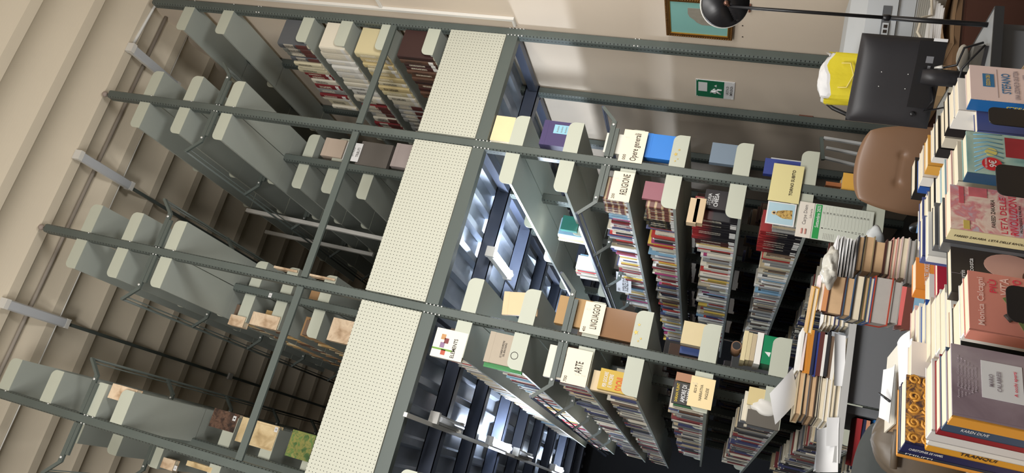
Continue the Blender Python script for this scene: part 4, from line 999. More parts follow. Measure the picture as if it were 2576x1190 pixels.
# leaning glossy papers hanging down over the table front
def sheet(name, lab, cat, pts, cols=m_paper, sag=.01, group=None):
    """a thin bent sheet through four corner points"""
    A, B, C_, D_ = [Vector(p) for p in pts]
    n = (B-A).cross(D_-A).normalized()
    def f(u, v, s=0): p = A*(1-u)*(1-v)+B*u*(1-v)+C_*u*v+D_*(1-u)*v; return p+n*(sag*math.sin(math.pi*u)*math.sin(math.pi*(v*.5+.25))+s)
    b = MB(); b.grid(lambda u, v: f(u, v), 8, 8); b.grid(lambda u, v: f(1-u, v, .0008), 8, 8)
    c = (A+B+C_+D_)/4; return root(name, b, cols, tuple(c), lab, cat, group)
sheet('paper_sheet', 'white paper with a black mark hanging over the edge of the light-edged table', 'paper', [at(2100, 838, 2.74), at(2128, 845, 2.74), at(2124, 972, 2.70), at(2098, 970, 2.70)])
sheet('paper_sheet', 'folded white sheet jutting out at the post foot, above the pale page edge pile', 'paper', [onp(1994, 925, 1, -.93), onp(1936, 990, 1, -.955), onp(1950, 1068, 1, -.96), onp(2008, 1005, 1, -.90)], sag=.006)
sheet('paper_sheet', 'crumpled white paper hanging at the left end of the light-edged table', 'paper', [onp(2055, 1082, 1, -.968), onp(2110, 1064, 1, -.964), onp(2108, 1188, 1, -.964), onp(2052, 1188, 1, -.968)], sag=.02)
sheet('paper_sheet', 'square white sheet beside the crumpled paper at the table end', 'paper', [onp(2080, 1050, 1, -.963), onp(2112, 1050, 1, -.963), onp(2108, 1122, 1, -.963), onp(2078, 1122, 1, -.963)], sag=.002)
b = MB(); c0 = at(2096, 955, 2.72); b.grid(blob(c0[0], c0[1]+.03, 1.31, .02, .02, .012, 5, .2), 8, 12); root('red_cloth', b, mat('red_cloth', '#c2282c', .8), tuple(c0), 'small red cloth tip peeping out by the hanging white paper', 'cloth')
# pens sheet
# black cabinet and colourful books under the table's left end
b = MB(); b.box(-1.75, -1.30, -.90, -.5, Z0, 1.13); b.box(-1.755, -1.295, -.905, -.495, 1.13, 1.142); b.box(-1.745, -1.53, -.904, -.90, Z0+.05, 1.11); b.box(-1.52, -1.305, -.904, -.90, Z0+.05, 1.11)
root('low_cabinet', b, m_black, (-1.5, -.7, Z0), 'low black cabinet under the left end of the light-edged table', 'cabinet')
z = pile(2220, 1125, -.90, 1.1425, -.1, [(.016, .17, '#c9d0d8', 'front', Pg), (.012, .18, '#2f6fae', 'front', Pg), (.013, .16, '#e2e0da', 'front', Pg), (.012, .17, '#c98a6a', 'front', Pg), (.014, .18, '#262c4a', 'front', Pg), (.018, .17, '#a02d30', 'front', Pg)], 'in the pile on the black cabinet', 'the colourful pile on the cabinet', rnd)

# ------------------------------------------------------------------ display: rows of upright books on low risers
RZ = .30
def upright(px, py, t, w, th, base, c, label, titles=(), spine=None, spine_t=None, rz=RZ, pages=m_pages, extra=None, group=None):
    P = at(px, py, t); h = P[2]-base
    dirv = (-math.sin(rz), math.cos(rz))
    o = thing('book', label, 'book', (P[0]+dirv[0]*th/2, P[1]+dirv[1]*th/2, base), group, (0, 0, rz)); k = .0025
    cm = cov(c) if isinstance(c, str) else c
    b = MB(); b.box(-w/2, w/2, -th/2, -th/2+k, 0, h); b.box(-w/2, w/2, th/2-k, th/2, 0, h); part('cover', b, cm, o, absolute=False)
    b = MB(); b.box(-w/2-.001, -w/2+k, -th/2, th/2, 0, h); part('spine', b, (cov(spine) if isinstance(spine, str) else spine) if spine else cm, o, absolute=False)
    b = MB(); b.box(-w/2+k, w/2-.002, -th/2+k, th/2-k, .002, h-.0015); part('page_block', b, pages, o, absolute=False)
    for (s, tw, hh, cx, dz, m) in titles: text(o, s, tw*w, hh, (cx*w, -th/2-.0009, h-dz), m)
    if spine_t:
        s, ln, hh, dz, m = spine_t; text(o, s, ln, hh, (-w/2-.0019, 0, h-dz), m, face='-X', turn=-math.pi/2)
    if extra: extra(o, w, h, th)
    return o
def flatp(o, name, x0, x1, z0, z1, y, m, th=.0004): b = MB(); b.box(x0, x1, y-th, y, z0, z1); return part(name, b, m, carrier(o), absolute=False)
def disc(o, name, cx, cz, r, y, m, sx=1, sz=1):
    b = MB(); b.prism([(cx+r*sx*math.cos(a*math.pi/12), cz+r*sz*math.sin(a*math.pi/12)) for a in range(24)], 1, y-.0005, y); return part(name, b, m, carrier(o), absolute=False)
blu = mat('title_blue', '#2f6f9f', .6); redi = mat('title_red', '#d8344c', .6); wh = m_paper; dk = m_ink; yl = mat('title_yellow', '#e3c44a', .6); gyi = mat('soft_grey_ink', '#8a7f86', .6)
m_skin = mat('printed_skin', '#c49a8c', .7)
# row with the pale STEFANO cover
def ex_stef(o, w, h, th):
    flatp(o, 'blue_badge', -.012, .030, h-.046, h-.024, -th/2-.0003, blu); text(o, 'EDIZIONI CREA', .036, .008, (.009, -th/2-.0012, h-.034), yl)
    flatp(o, 'rule', -w*.4, w*.42, h-.052, h-.0515, -th/2-.0003, gyi)
    for cx, cz in ((.02, .02), (-.03, .02)): disc(o, 'painted_face', cx, cz, .022, -th/2-.0003, m_skin); disc(o, 'painted_hair', cx, cz+.016, .017, -th/2-.0009, mat('printed_hair', '#5a3a2a', .7), 1.1, .6)
B1 = B2 = B3 = B4 = DZ+.0006; B6 = 1.225
upright(2441, 205, 1.62, .112, .030, B1, '#dcc9c6', 'pale pink cover with STEFANO in blue letters', [('STEFANO', .58, .017, .02, .068, blu), ('UNA LEZIONE DI GIUSTIZIA', .82, .010, .0, .088, gyi), ('ILARIA', .15, .007, -.28, .104, gyi), ('CUCCHI', .18, .009, -.28, .115, gyi), ('ANDREA', .15, .007, .25, .104, gyi), ('FRANZOSO', .25, .009, .25, .115, gyi)], spine='#1f5f9c', spine_t=('STEFANO', .06, .010, .10, yl), extra=ex_stef)
def along(px, py, t, n, dpx, dpy, dt, base, cols, desc, grp, w=(.105, .115), th=(.018, .03), pages=m_pages, titles={}):
    for k in range(n):
        c = cols[k % len(cols)]
        o = upright(px+dpx*k+rnd.uniform(-3, 3), py+dpy*k+rnd.uniform(-6, 6), t+dt*k, rnd.uniform(*w), rnd.uniform(*th), base, c, 'upright %s book, %s %s' % (CN2.get(c, 'plain'), ['first', 'second', 'third', 'fourth', 'fifth', 'sixth', 'seventh', 'eighth', 'ninth', 'tenth', 'eleventh', 'twelfth'][k], desc), titles.get(k, ()), group=grp)
CN2 = {'#e2e0da': 'white', '#201d1c': 'black', '#d8a24a': 'golden yellow', '#2c559e': 'blue', '#4a558a': 'violet-blue', '#b9ab9a': 'stone grey', '#c9c2b0': 'cream', '#55575a': 'dark grey', '#b52c3f': 'crimson', '#e58e3a': 'orange', '#dcb9b0': 'pale pink', '#9fc0c9': 'pale blue', '#d9cfc8': 'ivory', '#7a4a2c': 'brown', '#3d5068': 'slate blue', '#8f1f2a': 'red', '#1f2a5c': 'navy', '#c9962e': 'mustard'}
along(2412, 232, 1.665, 9, -12.5, 24, .034, B1, ['#e2e0da', '#e2e0da', '#201d1c', '#c9c2b0', '#201d1c', '#e2e0da', '#d8a24a', '#e2e0da', '#2c559e'], 'behind the STEFANO cover', 'books behind the STEFANO cover', th=(.024, .032))
upright(2462, 286, 1.66, .08, .03, B1, '#b9ab9a', 'stone grey book showing its spine just left of the STEFANO cover')
upright(2458, 300, 1.60, .07, .02, B1, '#4a558a', 'violet-blue book left of the STEFANO cover, beside the black stand')
upright(2302, 435, 2.03, .12, .04, B1, '#201d1c', 'black book at the far back end in front of the brown chair')
# teal row
def ex_teal(o, w, h, th):
    y = -th/2-.0003
    flatp(o, 'aqua_print', -w/2+.001, w/2, 0, h, y, print_mat('teal_print', ['#4a7a7c', '#7fa7a4', '#a9c2b6', '#6f9a92'], 12))
    b = MB()
    for k in range(9): b.tube([(-.05+.012*k, y-.0006, h-.012), (-.03+.010*k, y-.0006, h-.034), (-.045+.012*k, y-.0006, h-.060)], .0010, 4)
    part('blue_waves', b, mat('wave_print', '#5f97b5', .6), o, absolute=False)
    flatp(o, 'red_barrel', -.005, .046, .010, h-.064, y-.0006, mat('barrel_red', '#8f1f2c', .5, var=.3, vs=30))
    for z_ in (.35, .6): flatp(o, 'barrel_hoop', -.008, .049, (h-.064)*z_, (h-.064)*z_+.003, y-.0012, mat('hoop_red', '#5a141c', .5))
    flatp(o, 'barrel_label', .012, .030, .045, .058, y-.0012, m_paper)
    disc(o, 'yellow_sun', .004, h-.040, .010, y-.0006, mat('sun_print', '#c9bf6a', .6)); disc(o, 'red_sticker', -.028, h-.040, .0165, y-.0016, mat('sticker_red', '#c4202e', .4))
    text(o, '9€', .018, .013, (-.028, y-.0028, h-.041), m_paper); text(o, 'GLI ORIGINALI', .024, .0035, (-.028, y-.0028, h-.030), m_paper)
upright(2432, 380, 1.40, .108, .026, B2, '#7fa7a4', 'teal cover with dark red barrels and a red 9€ sticker', spine='#284a66', extra=ex_teal)
along(2408, 408, 1.445, 7, -15, 23, .036, B2, ['#c9c2b0', '#dcb9b0', '#9fc0c9', '#e2e0da', '#201d1c', '#c9c2b0', '#4a558a'], 'behind the teal 9€ cover', 'books behind the teal cover', th=(.024, .032), titles={2: [('Biblioteca Adelphi', .6, .007, 0, .012, dk)]})
# L'ETA row
def ex_eta(o, w, h, th):
    flatp(o, 'painted_field', -w/2+.001, w/2, 0, h, -th/2-.0003, print_mat('watercolour_print', ['#c98a84', '#d9b0a2', '#e3cfc0', '#cf7f84', '#b9b3bd', '#e0b7a0'], 16, .6, 8, 1.5))
    for k, (x0, x1, z0, z1, c) in enumerate(((.01, .05, h-.022, h-.014, '#c95a64'), (.03, .052, h-.06, h-.03, '#cc6a70'), (-.05, -.03, h-.03, h-.02, '#c9b25a'))): flatp(o, 'brush_stroke', x0, x1, z0, z1, -th/2-.0009, mat('stroke_%d' % k, c, .7, var=.3, vs=40))
upright(2391, 518, 1.36, .106, .030, B3, '#d8b9a8', "pink watercolour cover reading FAREED ZAKARIA L'ETÀ DELLE RIVOLUZIONI", [('FAREED ZAKARIA', .62, .0065, -.05, .068, dk), ("L'ETÀ DELLE", .80, .013, -.06, .083, redi), ('RIVOLUZIONI', .85, .013, -.04, .100, redi), ('PROGRESSO E PAURA', .6, .004, -.1, .111, dk)], spine='#d3c79a', spine_t=("FAREED ZAKARIA  L'ETÀ DELLE RIVOLUZIONI", .13, .007, .075, dk), extra=ex_eta)
along(2372, 552, 1.415, 4, -17, 14, .040, B3, ['#55575a', '#55575a', '#e2e0da', '#4a558a'], "behind the pink watercolour cover", 'books behind the watercolour cover', titles={1: [('TEATRO ALLA SCALA', .6, .008, 0, .018, wh)]})
upright(2318, 560, 1.80, .12, .03, B3, '#e2e0da', 'white book with a yellow lower edge, far behind the watercolour cover')
upright(2332, 528, 1.72, .12, .03, B3, '#4a558a', 'violet-blue book far behind the watercolour cover')
upright(2304, 686, 1.80, .095, .035, B4, '#e58e3a', 'bright orange book lettered ALI HAZELWOOD', [('ALI HAZELWOOD', .70, .012, 0, .024, wh)])
upright(2338, 730, 1.62, .09, .03, B4, '#e2e0da', 'white book lettered PAOLA MASTROCOLA', [('PAOLA MASTROCOLA', .85, .007, 0, .013, dk)])
upright(2358, 690, 1.54, .10, .02, B4, '#b52c3f', 'crimson book peeping out beside the white PAOLA MASTROCOLA book')
# black cover, pink cover
def ex_alan(o, w, h, th):
    disc(o, 'photo_face', .02, h-.095, .035, -th/2-.0003, m_skin, .8, 1.2); disc(o, 'photo_mouth', .0, h-.118, .008, -th/2-.0009, mat('printed_hair'), 1.5, .6); flatp(o, 'rule', -.012, -.0115, 0, h, -th/2-.0003, gyi)
upright(2393, 672, 1.36, .108, .026, B4, '#38332f', 'dark brown-black cover lettered alan murrin with a photographed face', [('alan murrin', .42, .008, -.24, .018, wh), ('la costa', .40, .008, .05, .032, wh)], extra=ex_alan)
def ex_mon(o, w, h, th):
    y = -th/2-.0003
    b = MB(); b.tube([(-.02, y-.0005, h-.050), (-.028, y-.0005, h-.056), (-.020, y-.0005, h-.064), (-.030, y-.0005, h-.074)], [.003, .005, .004, .001], 6); part('printed_bird', b, m_ink, o, absolute=False)
    b = MB(); b.prism([(.0, h-.055), (.012, h-.048), (.018, h-.058), (.006, h-.066)], 1, y-.0006, y); b.prism([(-.045, h-.075), (-.03, h-.068), (-.026, h-.085), (-.042, h-.09)], 1, y-.0006, y); part('printed_leaf', b, mat('leaf_print', '#6f7a4a', .6), o, absolute=False)
    disc(o, 'printed_flower', .028, h-.075, .009, y-.0004, mat('flower_print', '#a9c0b2', .6))
upright(2437, 752, 1.20, .116, .026, B4, '#cf8676', 'salmon pink cover lettered Monica Calcagni PIÙ with a small black bird', [('Monica Calcagni', .80, .012, -.0, .018, mat('pale_pink_ink', '#ecc9bd', .6)), ('PIÙ', .22, .013, .28, .034, redi), ('VITA', .30, .013, .30, .052, mat('pale_pink_ink')), ('DOPO', .3, .013, .3, .070, redi)], extra=ex_mon)
upright(2424, 768, 1.235, .108, .022, B4, '#e2e0da', 'white book lettered MARIA GRAZIA CALANDRONE behind the salmon pink cover', [('MARIA GRAZIA CALANDRONE', .9, .006, 0, .010, dk)])
upright(2416, 818, 1.255, .120, .042, B4, '#1d1c18', 'black book lettered EDITH riot on its spine', spine_t=('EDITH', .03, .009, .022, wh), extra=lambda o, w, h, th: text(o, 'riot', .034, .017, (-w/2-.0019, 0, h-.062), m_paper, face='-X', turn=-math.pi/2, name='spine_lettering'))
upright(2401, 836, 1.31, .120, .03, B4, '#9a6a3f', 'tan book behind the black EDITH riot book')
along(2392, 790, 1.345, 8, -13, 7, .040, B4, ['#e2e0da', '#c9c2b0', '#e2e0da', '#b9ab9a', '#c9c2b0', '#2c559e', '#e2e0da', '#dcb9b0'], 'in the long cream-topped row behind the EDITH riot book', 'books in the long cream-topped row', w=(.13, .15), th=(.030, .036))
# nearest row
def ex_occ(o, w, h, th):
    flatp(o, 'mauve_print', -w/2+.006, w/2, 0, h, -th/2-.0003, print_mat('mauve_clouds', ['#6f5c66', '#8d7c84', '#a99ca0', '#8a7280'], 7))
    flatp(o, 'white_box', -.020, .040, h-.090, h-.038, -th/2-.0008, m_paper)
    for k, cx in enumerate((-.03, .0, .03, .05)): disc(o, 'painted_head', cx, h-.150-.004*(k % 2), .008, -th/2-.0008, mat('printed_hair'), 1, 1.2)
    for k in range(6): text(o, 'Anna  Marco  Giulia  Sofia  Luca'[k:26-k], .07-.006*k, .0032, (.006, -th/2-.0012, h-.008-.0045*k), mat('mauve_ink', '#b8aab2', .6))
upright(2394, 953, 1.07, .119, .024, B6, '#8d7c84', 'mauve cloudy cover with a white box lettered MARIO CALABRESI', [], spine='#dd9a3a', extra=lambda o, w, h, th: (ex_occ(o, w, h, th), text(o, 'MARIO', .020, .006, (.009, -th/2-.0018, h-.050), gyi), text(o, 'CALABRESI', .032, .006, (.009, -th/2-.0018, h-.060), gyi), text(o, 'A occhi aperti', .040, .006, (.010, -th/2-.0018, h-.081), redi)))
near = [(.030, '#3d5068', 'slate blue book with KAREN DUVE on its spine', ('KAREN DUVE', .035, .008, .04, wh), .0), (.024, '#8f1f2a', 'red book behind the slate blue one', None, -.0), (.034, '#d6d3d0', 'thick white book behind the red one', None, .004), (.026, '#e2e0da', 'thin white book, second behind the red one', None, -.004), (.030, '#d79a2f', 'mustard yellow book with a black word on its spine', ('TRANQUI', .05, .012, .07, dk), -.010), (.036, '#1f2450', 'navy book with golden scrollwork cover, CHRISTOPHER DE HAMEL on its spine', ('CHRISTOPHER DE HAMEL', .05, .008, .035, wh), .018), (.018, '#2a3344', 'dark grey-green book at the left of the nearest row', ('PHILIPPI', .04, .008, .03, wh), .016), (.018, '#e09a3f', 'orange book closing the nearest row on the left', None, .014)]
# ornamented cover behind the nearest row
def ex_orn(o, w, h, th):
    b = MB(); r2 = random.Random(5)
    for i in range(5):
        for j in range(2):
            cx = -w*.42+w*.21*i+r2.uniform(-.003, .003); cz = h-.012-.020*j
            pts = [(cx+.009*(1-k/16)*math.cos(k*.8+i), -th/2-.0012, cz+.009*(1-k/16)*math.sin(k*.8+i)) for k in range(12)]; b.tube(pts, .0022, 5)
    part('gilt_scrolls', b, mat('gilt_print', '#c08a35', .5, var=.3, vs=50), carrier(o), absolute=False)
P = at(2394, 955, 1.07); d0 = .024; dx, dy = -math.sin(.13), math.cos(.13)
for th, c, lab, sp, dh in near:
    w = .124; h = P[2]-B6+dh
    o = thing('book', lab, 'book', (P[0]+dx*(d0+th/2), P[1]+dy*(d0+th/2), B6), 'books of the nearest row', (0, 0, RZ)); k = .0025; cm = cov(c)
    b = MB(); b.box(-w/2, w/2, -th/2, -th/2+k, 0, h); b.box(-w/2, w/2, th/2-k, th/2, 0, h); b.box(-w/2, -w/2+k, -th/2, th/2, 0, h); part('cover', b, cm, o, absolute=False)
    b = MB(); b.box(-w/2+k, w/2-.002, -th/2+k, th/2-k, .002, h-.0015); part('page_block', b, m_pages, o, absolute=False)
    if 'scrollwork' in lab: flatp(o, 'brocade_print', -w/2+.004, w/2, 0, h, -th/2-.0003, print_mat('dark_brocade', ['#3a2430', '#6a4a2a', '#b98535', '#3a2430', '#c9994a'], 40, .5, 3, 2.0)); ex_orn(o, w, h, th)
    if sp: text(o, sp[0], sp[1], sp[2], (-w/2-.0009, 0, h-sp[3]), sp[4], face='-X', turn=-math.pi/2)
    d0 += th+.001
upright(2276, 1040, 1.44, .14, .012, B6, '#1f2450', 'thin navy book behind the orange one closing the nearest row')
upright(2262, 1050, 1.50, .11, .016, B6, '#e2e0da', 'thin white book behind the navy one')
upright(2293, 900, 1.50, .08, .03, B6, '#d9cfc8', 'ivory book with a small black mark beside the scrollwork cover')
# risers
def riser(lab, px, py, t, n, base, w=.15, L=.4):
    P = at(px, py, t); o = thing('display_riser', lab, 'riser', (P[0]-math.sin(RZ)*L/2, P[1]+math.cos(RZ)*L/2, DZ+.0005), 'wooden risers', (0, 0, RZ))
    b = MB(); b.box(-w/2, w/2, -L/2, L/2, base-DZ-.012, base-DZ-.0008); part('top_board', b, m_wood, o, absolute=False)
    for s in (-1, 1):
        b = MB(); b.box(min(s*w/2, s*(w/2-.01)), max(s*w/2, s*(w/2-.01)), -L/2, L/2, 0, base-DZ-.012); part('side_board', b, m_wood, o, absolute=False)
riser('low wooden riser under the nearest row of books', 2394, 955, 1.07, 1, B6, .22, .52)
# black perforated book stands in front
def stand(px, py, t, w, h, lab, hole=True):
    P = at(px, py, t); o = thing('book_stand', lab, 'book stand', (P[0], P[1], P[2]-h), 'black book stands', (0, 0, RZ))
    r = .012; pts = [(-w/2, 0)]; 
    for (cx, cz, a0) in ((w/2, 0, None),): pts.append((w/2, 0))
    for k in range(6): a = math.pi/2*k/5; pts.append((w/2-r+r*math.cos(a), h-r+r*math.sin(a)))
    for k in range(6): a = math.pi/2+math.pi/2*k/5; pts.append((-w/2+r+r*math.cos(a), h-r+r*math.sin(a)))
    b = MB(); b.prism(pts, 1, -.0012, .0012); part('stand_plate', b, m_black, o, absolute=False)
    if hole: disc(o, 'round_window', 0, h*.42, .014, -.0013, mat('pale_print', '#cdb8b0', .6))
    b = MB(); b.box(-w/2, w/2, .0012, .08, 0, .002); part('stand_foot', b, m_black, o, absolute=False)
stand(2506, 450, 1.30, .072, .10, 'black book stand in front of the teal and watercolour covers')
stand(2532, 760, 1.14, .066, .09, 'black book stand in front of the salmon pink cover', False)
stand(2487, 290, 1.52, .05, .11, 'black book stand left of the STEFANO cover', False)
# papers and notebook at the back left of the display
P0 = at(2275, 985, 1.78); zq = DZ+.0005
nq = max(1, int((P0[2]-zq)/.03)); tq = (P0[2]-zq)/nq
for k in range(nq): lying((P0[0]+.004*k, P0[1], zq), .19, .125, tq-.0004, ['#6b5a48', '#8f8f8c', '#3d5068', '#b9ab9a', '#6b5a48'][k % 5], .10+.03*k, 'book lying under the old tan-edged book, %s from the table' % ['first', 'second', 'third', 'fourth', 'fifth', 'sixth', 'seventh'][k], 'books under the tan-edged book'); zq += tq
o = lying((P0[0], P0[1], zq), .20, .13, .030, '#d9d2c0', .10, 'old tan-edged book with a white sheet and a pen on top', spine='back', pages=m_tan)
c = at(2235, 985, 1.92); o['_z'] = 0
sheet('paper_sheet', 'curved white sheet on the tan-edged book, under the pen', 'paper', [at(2222, 930, 1.80), at(2252, 915, 1.68), at(2236, 1065, 1.62), at(2210, 1050, 1.74)], sag=.008)
a, e = at(2211, 989, 1.73), at(2238, 1009, 1.67); b = MB(); b.tube([a, [(a[i]+e[i])/2 for i in range(3)], e], [.0022, .003, .0034], 8); root('ballpoint_pen', b, m_black, tuple(a), 'black ballpoint pen lying on the curved white sheet', 'pen')
sheet('paper_sheet', 'long white printed sheet leaning beside the scrollwork cover', 'paper', [at(2290, 832, 1.62), at(2258, 862, 1.68), at(2268, 1130, 1.52), at(2290, 1095, 1.47)], sag=.006)
sheet('paper_sheet', 'second white printed sheet tucked under the long one', 'paper', [at(2296, 850, 1.60), at(2270, 880, 1.64), at(2280, 1080, 1.50), at(2300, 1060, 1.47)], sag=.004)
# handbag with clasp
c0 = at(2232, 1105, 1.80); m_bag = mat('taupe_leather', '#5a5044', .5, var=.15, vs=12)
o = thing('handbag', 'taupe handbag with a gold clasp behind the white sheets', 'bag', (c0[0], c0[1], DZ+.0005))
b = MB(); b.grid(blob(0, 0, .105, .10, .055, .105, 3, .05), 16, 28); part('bag_body', b, m_bag, o, absolute=False)
b = MB(); b.tube([(-.07, -.045, .165), (-.02, -.062, .17), (.03, -.06, .168), (.08, -.045, .16)], .008, 8); part('flap_roll', b, m_bag, o, absolute=False)
b = MB(); b.tube([(-.03, -.068, .15), (-.01, -.072, .162), (.012, -.072, .152), (-.005, -.07, .142), (-.03, -.068, .15)], .0025, 6); part('gold_clasp', b, mat('gold_metal', '#c9a24a', .25, metal=.9), o, absolute=False)
# dark grey chair at the lower left
c0 = at(2190, 1200, 2.05)
o = thing('office_chair', 'dark grey upholstered chair back at the lower left corner of the desks', 'chair', (c0[0], c0[1], Z0), None, (0, 0, -.2))
m_up = mat('dark_grey_fabric', '#3c403f', .8, var=.15, vs=40)
def cushion(w, h, t, zc, y=0, n=18, tuft=None):
    def f(u, v, s):
        a = 2*u-1; c = 2*v-1; e = 1-max(abs(a), 0)**3.2; g = 1-abs(c)**3.2
        d = t*.5*(max(e, 0)**.5)*(max(g, 0)**.5)
        if tuft and s < 0:
            for (tx, tz) in tuft: r = ((a*w/2-tx)**2+(c*h/2-tz)**2)**.5; d -= .008*math.exp(-(r/.013)**2)
            d -= .0025*math.exp(-((c*h/2-tuft[0][1])/.006)**2)*(1 if abs(a*w/2) < .05 else 0)
        # rounded outline
        k = 1-.16*(a*a)*(c*c)
        return (a*w/2*k*(1-.06*c), y+s*d+.02*a*a*-1, zc+c*h/2*k)
    b = MB(); b.grid(lambda u, v: f(u, v, -1), n, n); b.grid(lambda u, v: f(1-u, v, 1), n, n); return b
part('backrest', cushion(.36, .36, .07, c0[2]-Z0-.13), m_up, o, absolute=False)
b = MB(); b.box(-.16, .16, -.02, .32, .34, .38); part('seat', b, m_up, o, absolute=False)
b = MB(); b.tube([(0, .15, .34), (0, .15, .05)], .02, 10); part('column', b, m_black, o, absolute=False)
for k in range(5):
    a = k*1.2566; b = MB(); b.tube([(0, .15, .06), (.2*math.cos(a), .15+.2*math.sin(a), .02)], .014, 6); part('base_leg', b, m_black, o, absolute=False)
b = MB(); b.tube([(.13, -.03, c0[2]-Z0-.02), (.17, -.08, c0[2]-Z0-.03), (.20, -.02, c0[2]-Z0-.1), (.18, .1, c0[2]-Z0-.16)], .012, 8); part('armrest', b, m_black, o, absolute=False)
# brown leather chair
cx, cy, cz = onp(2150, 412, 1, -1.02)
o = thing('office_chair', 'brown leather office chair with buttoned backrest behind the monitor', 'chair', (cx, cy, Z0), None, (0, 0, -.42))
tz = -.10
part('backrest', cushion(.335, .40, .055, cz-Z0-.20, tuft=[(-.055, .045), (.055, .045)], n=44), mat('brown_leather', '#7d5f48', .38, var=.06, vs=14), o, absolute=False)
b = MB(); b.box(-.15, .15, -.01, .30, .33, .38); part('seat', b, mat('brown_leather'), o, absolute=False)
b = MB(); b.tube([(0, .14, .33), (0, .14, .05)], .02, 10); part('column', b, m_black, o, absolute=False)
for k in range(5):
    a = k*1.2566; b = MB(); b.tube([(0, .14, .06), (.2*math.cos(a), .14+.2*math.sin(a), .02)], .014, 6); part('base_leg', b, m_black, o, absolute=False)
b = MB(); b.tube([(-.16, .02, .36), (-.20, .0, .50), (-.215, -.03, .56), (-.21, -.12, .575), (-.19, -.15, .55)], .017, 10); part('armrest', b, m_black, o, absolute=False)
# small blue booklet by the armrest
cb_ = onp(2322, 572, 2, DZ+.01); o = lying((cb_[0], min(cb_[1], -1.27), DZ+.0005), .07, .05, .03, '#3f79b5', -.3, 'small blue and white booklet by the black armrest')

# monitor seen from behind
o = thing('computer_monitor', 'black computer monitor seen from behind, standing on the grey desk', 'monitor', (-.362, -1.642, DZ+.0005), None, (0, 0, -.54))
mw, mh, zb = .272, .238, .098
m_mon = mat('monitor_shell', '#28272a', .5, var=.08, vs=60)
b = MB(); b.box(-mw/2, mw/2, .0, .012, zb, zb+mh); part('bezel', b, m_mon, o, absolute=False)
def back(u, v):
    a = 2*u-1; c = 2*v-1; d = .032*(max(0, 1-abs(a)**5)**.6)*(max(0, 1-abs(c)**5)**.6); return (a*mw/2, -d, zb+mh/2+c*mh/2)
b = MB(); b.grid(back, 30, 30); part('rear_shell', b, m_mon, o, absolute=False)
b = MB(); b.box(-mw/2+.01, mw/2-.01, .012, .0125, zb+.015, zb+mh-.012); part('screen', b, m_black, o, absolute=False)
b = MB(); b.box(-.075, .125, -.034, -.030, zb+.002, zb+.075); part('port_recess', b, m_black, o, absolute=False)
b = MB(); b.box(.060, .080, -.0352, -.034, zb+.030, zb+.050); b.box(.04, .052, -.0352, -.034, zb+.034, zb+.042); b.box(.03, .046, -.0352, -.034, zb+.014, zb+.022); part('port', b, mat('port_grey', '#77787c', .5), o, absolute=False)
b = MB(); b.box(.112, .134, -.0335, -.0325, zb+.002, zb+.04); part('white_sticker', b, m_paper, o, absolute=False)
b = MB(); b.sphere((-.095, -.033, zb+.055), .008, (1, .5, 1)); part('joystick_button', b, m_black, o, absolute=False)
for xx in (-.022, .022):
    for zz in (.09, .165): b = MB(); b.sphere((xx, -.0335, zb+zz), .0018, (1, .6, 1), 6, 4); part('mount_screw', b, m_bolt, o, absolute=False)
b = MB(); b.tube([(.02, -.045, zb+.055), (.02, -.05, zb+.02), (.02, -.035, .01)], [.022, .026, .024], 12); part('stand_column', b, m_mon, o, absolute=False)
b = MB(); b.prism([(-.09, -.08), (.12, -.08), (.13, .05), (-.10, .05)], 2, 0, .010); part('stand_base', b, m_mon, o, absolute=False)
for k, pts in enumerate(([(.045, -.04, zb+.015), (.06, -.06, zb-.03), (.11, -.07, .06), (.13, -.06, .012)], [(-.01, -.04, zb+.02), (-.05, -.05, zb+.01), (-.085, -.045, zb+.03), (-.06, -.06, zb-.04), (.05, -.10, .06), (.12, -.10, .015)])):
    b = MB(); b.tube(pts, .0035, 6); part('cable', b, m_black, o, absolute=False)
b = MB(); b.tube([(.045, -.04, zb+.022), (.052, -.052, zb+.004)], .006, 6); part('white_plug', b, m_white, o, absolute=False)
# mouse-like white telephone handset & papers on the desk
c0 = onp(2438, 128, 2, DZ+.02); b = MB(); b.sphere((c0[0]+.03, c0[1]+.08, DZ+.018), .03, (1.6, .8, .55), 14, 8); root('telephone_handset', b, m_white, (c0[0], c0[1], DZ+.001), 'white rounded handset on the grey desk beside the monitor stand', 'telephone')
c0 = onp(2440, 205, 2, DZ); b = MB(); b.box(c0[0]-.07, c0[0]+.05, c0[1]+.05, c0[1]+.12, DZ+.001, DZ+.028); b.box(c0[0]-.05, c0[0]+.02, c0[1]+.05, c0[1]+.11, DZ+.028, DZ+.034); root('power_adapter', b, m_white, (c0[0], c0[1], DZ+.001), 'pale plastic box behind the STEFANO cover under the monitor', 'box')
# lamp on a thin black pole
lx, ly = -.205, -1.742
o = thing('desk_lamp', 'black round disc lamp on a thin black pole clamped to the desk', 'lamp', (lx, ly, DZ+.0005))
def zpx(px, py): # height on the pole that shows at this pixel column
    d = ray(px, py); t = (lx-CAM[0])/d[0]; return CAM[2]+d[2]*t
ztop = zpx(1825, 32)-DZ; zj = zpx(2225, 62)-DZ
b = MB(); b.tube([(0, 0, 0), (0, 0, zj)], .0078, 10); part('lower_pole', b, m_black, o, absolute=False)
b = MB(); b.tube([(0, 0, zj), (0, 0, ztop)], .0055, 10); part('upper_pole', b, m_black, o, absolute=False)
b = MB(); b.tube([(0, 0, zj-.008), (0, 0, zj+.012)], .0098, 10); part('pole_joint', b, m_black, o, absolute=False)
ax = Vector((-.50, -.76, -.26)).normalized(); C0 = Vector((.012, .0, ztop+.004)); b = MB()
b.tube([tuple(C0+ax*.012), tuple(C0+ax*.016), tuple(C0-ax*.002)], [.060, .076, .078], 40); part('lamp_shade', b, m_black, o, absolute=False)
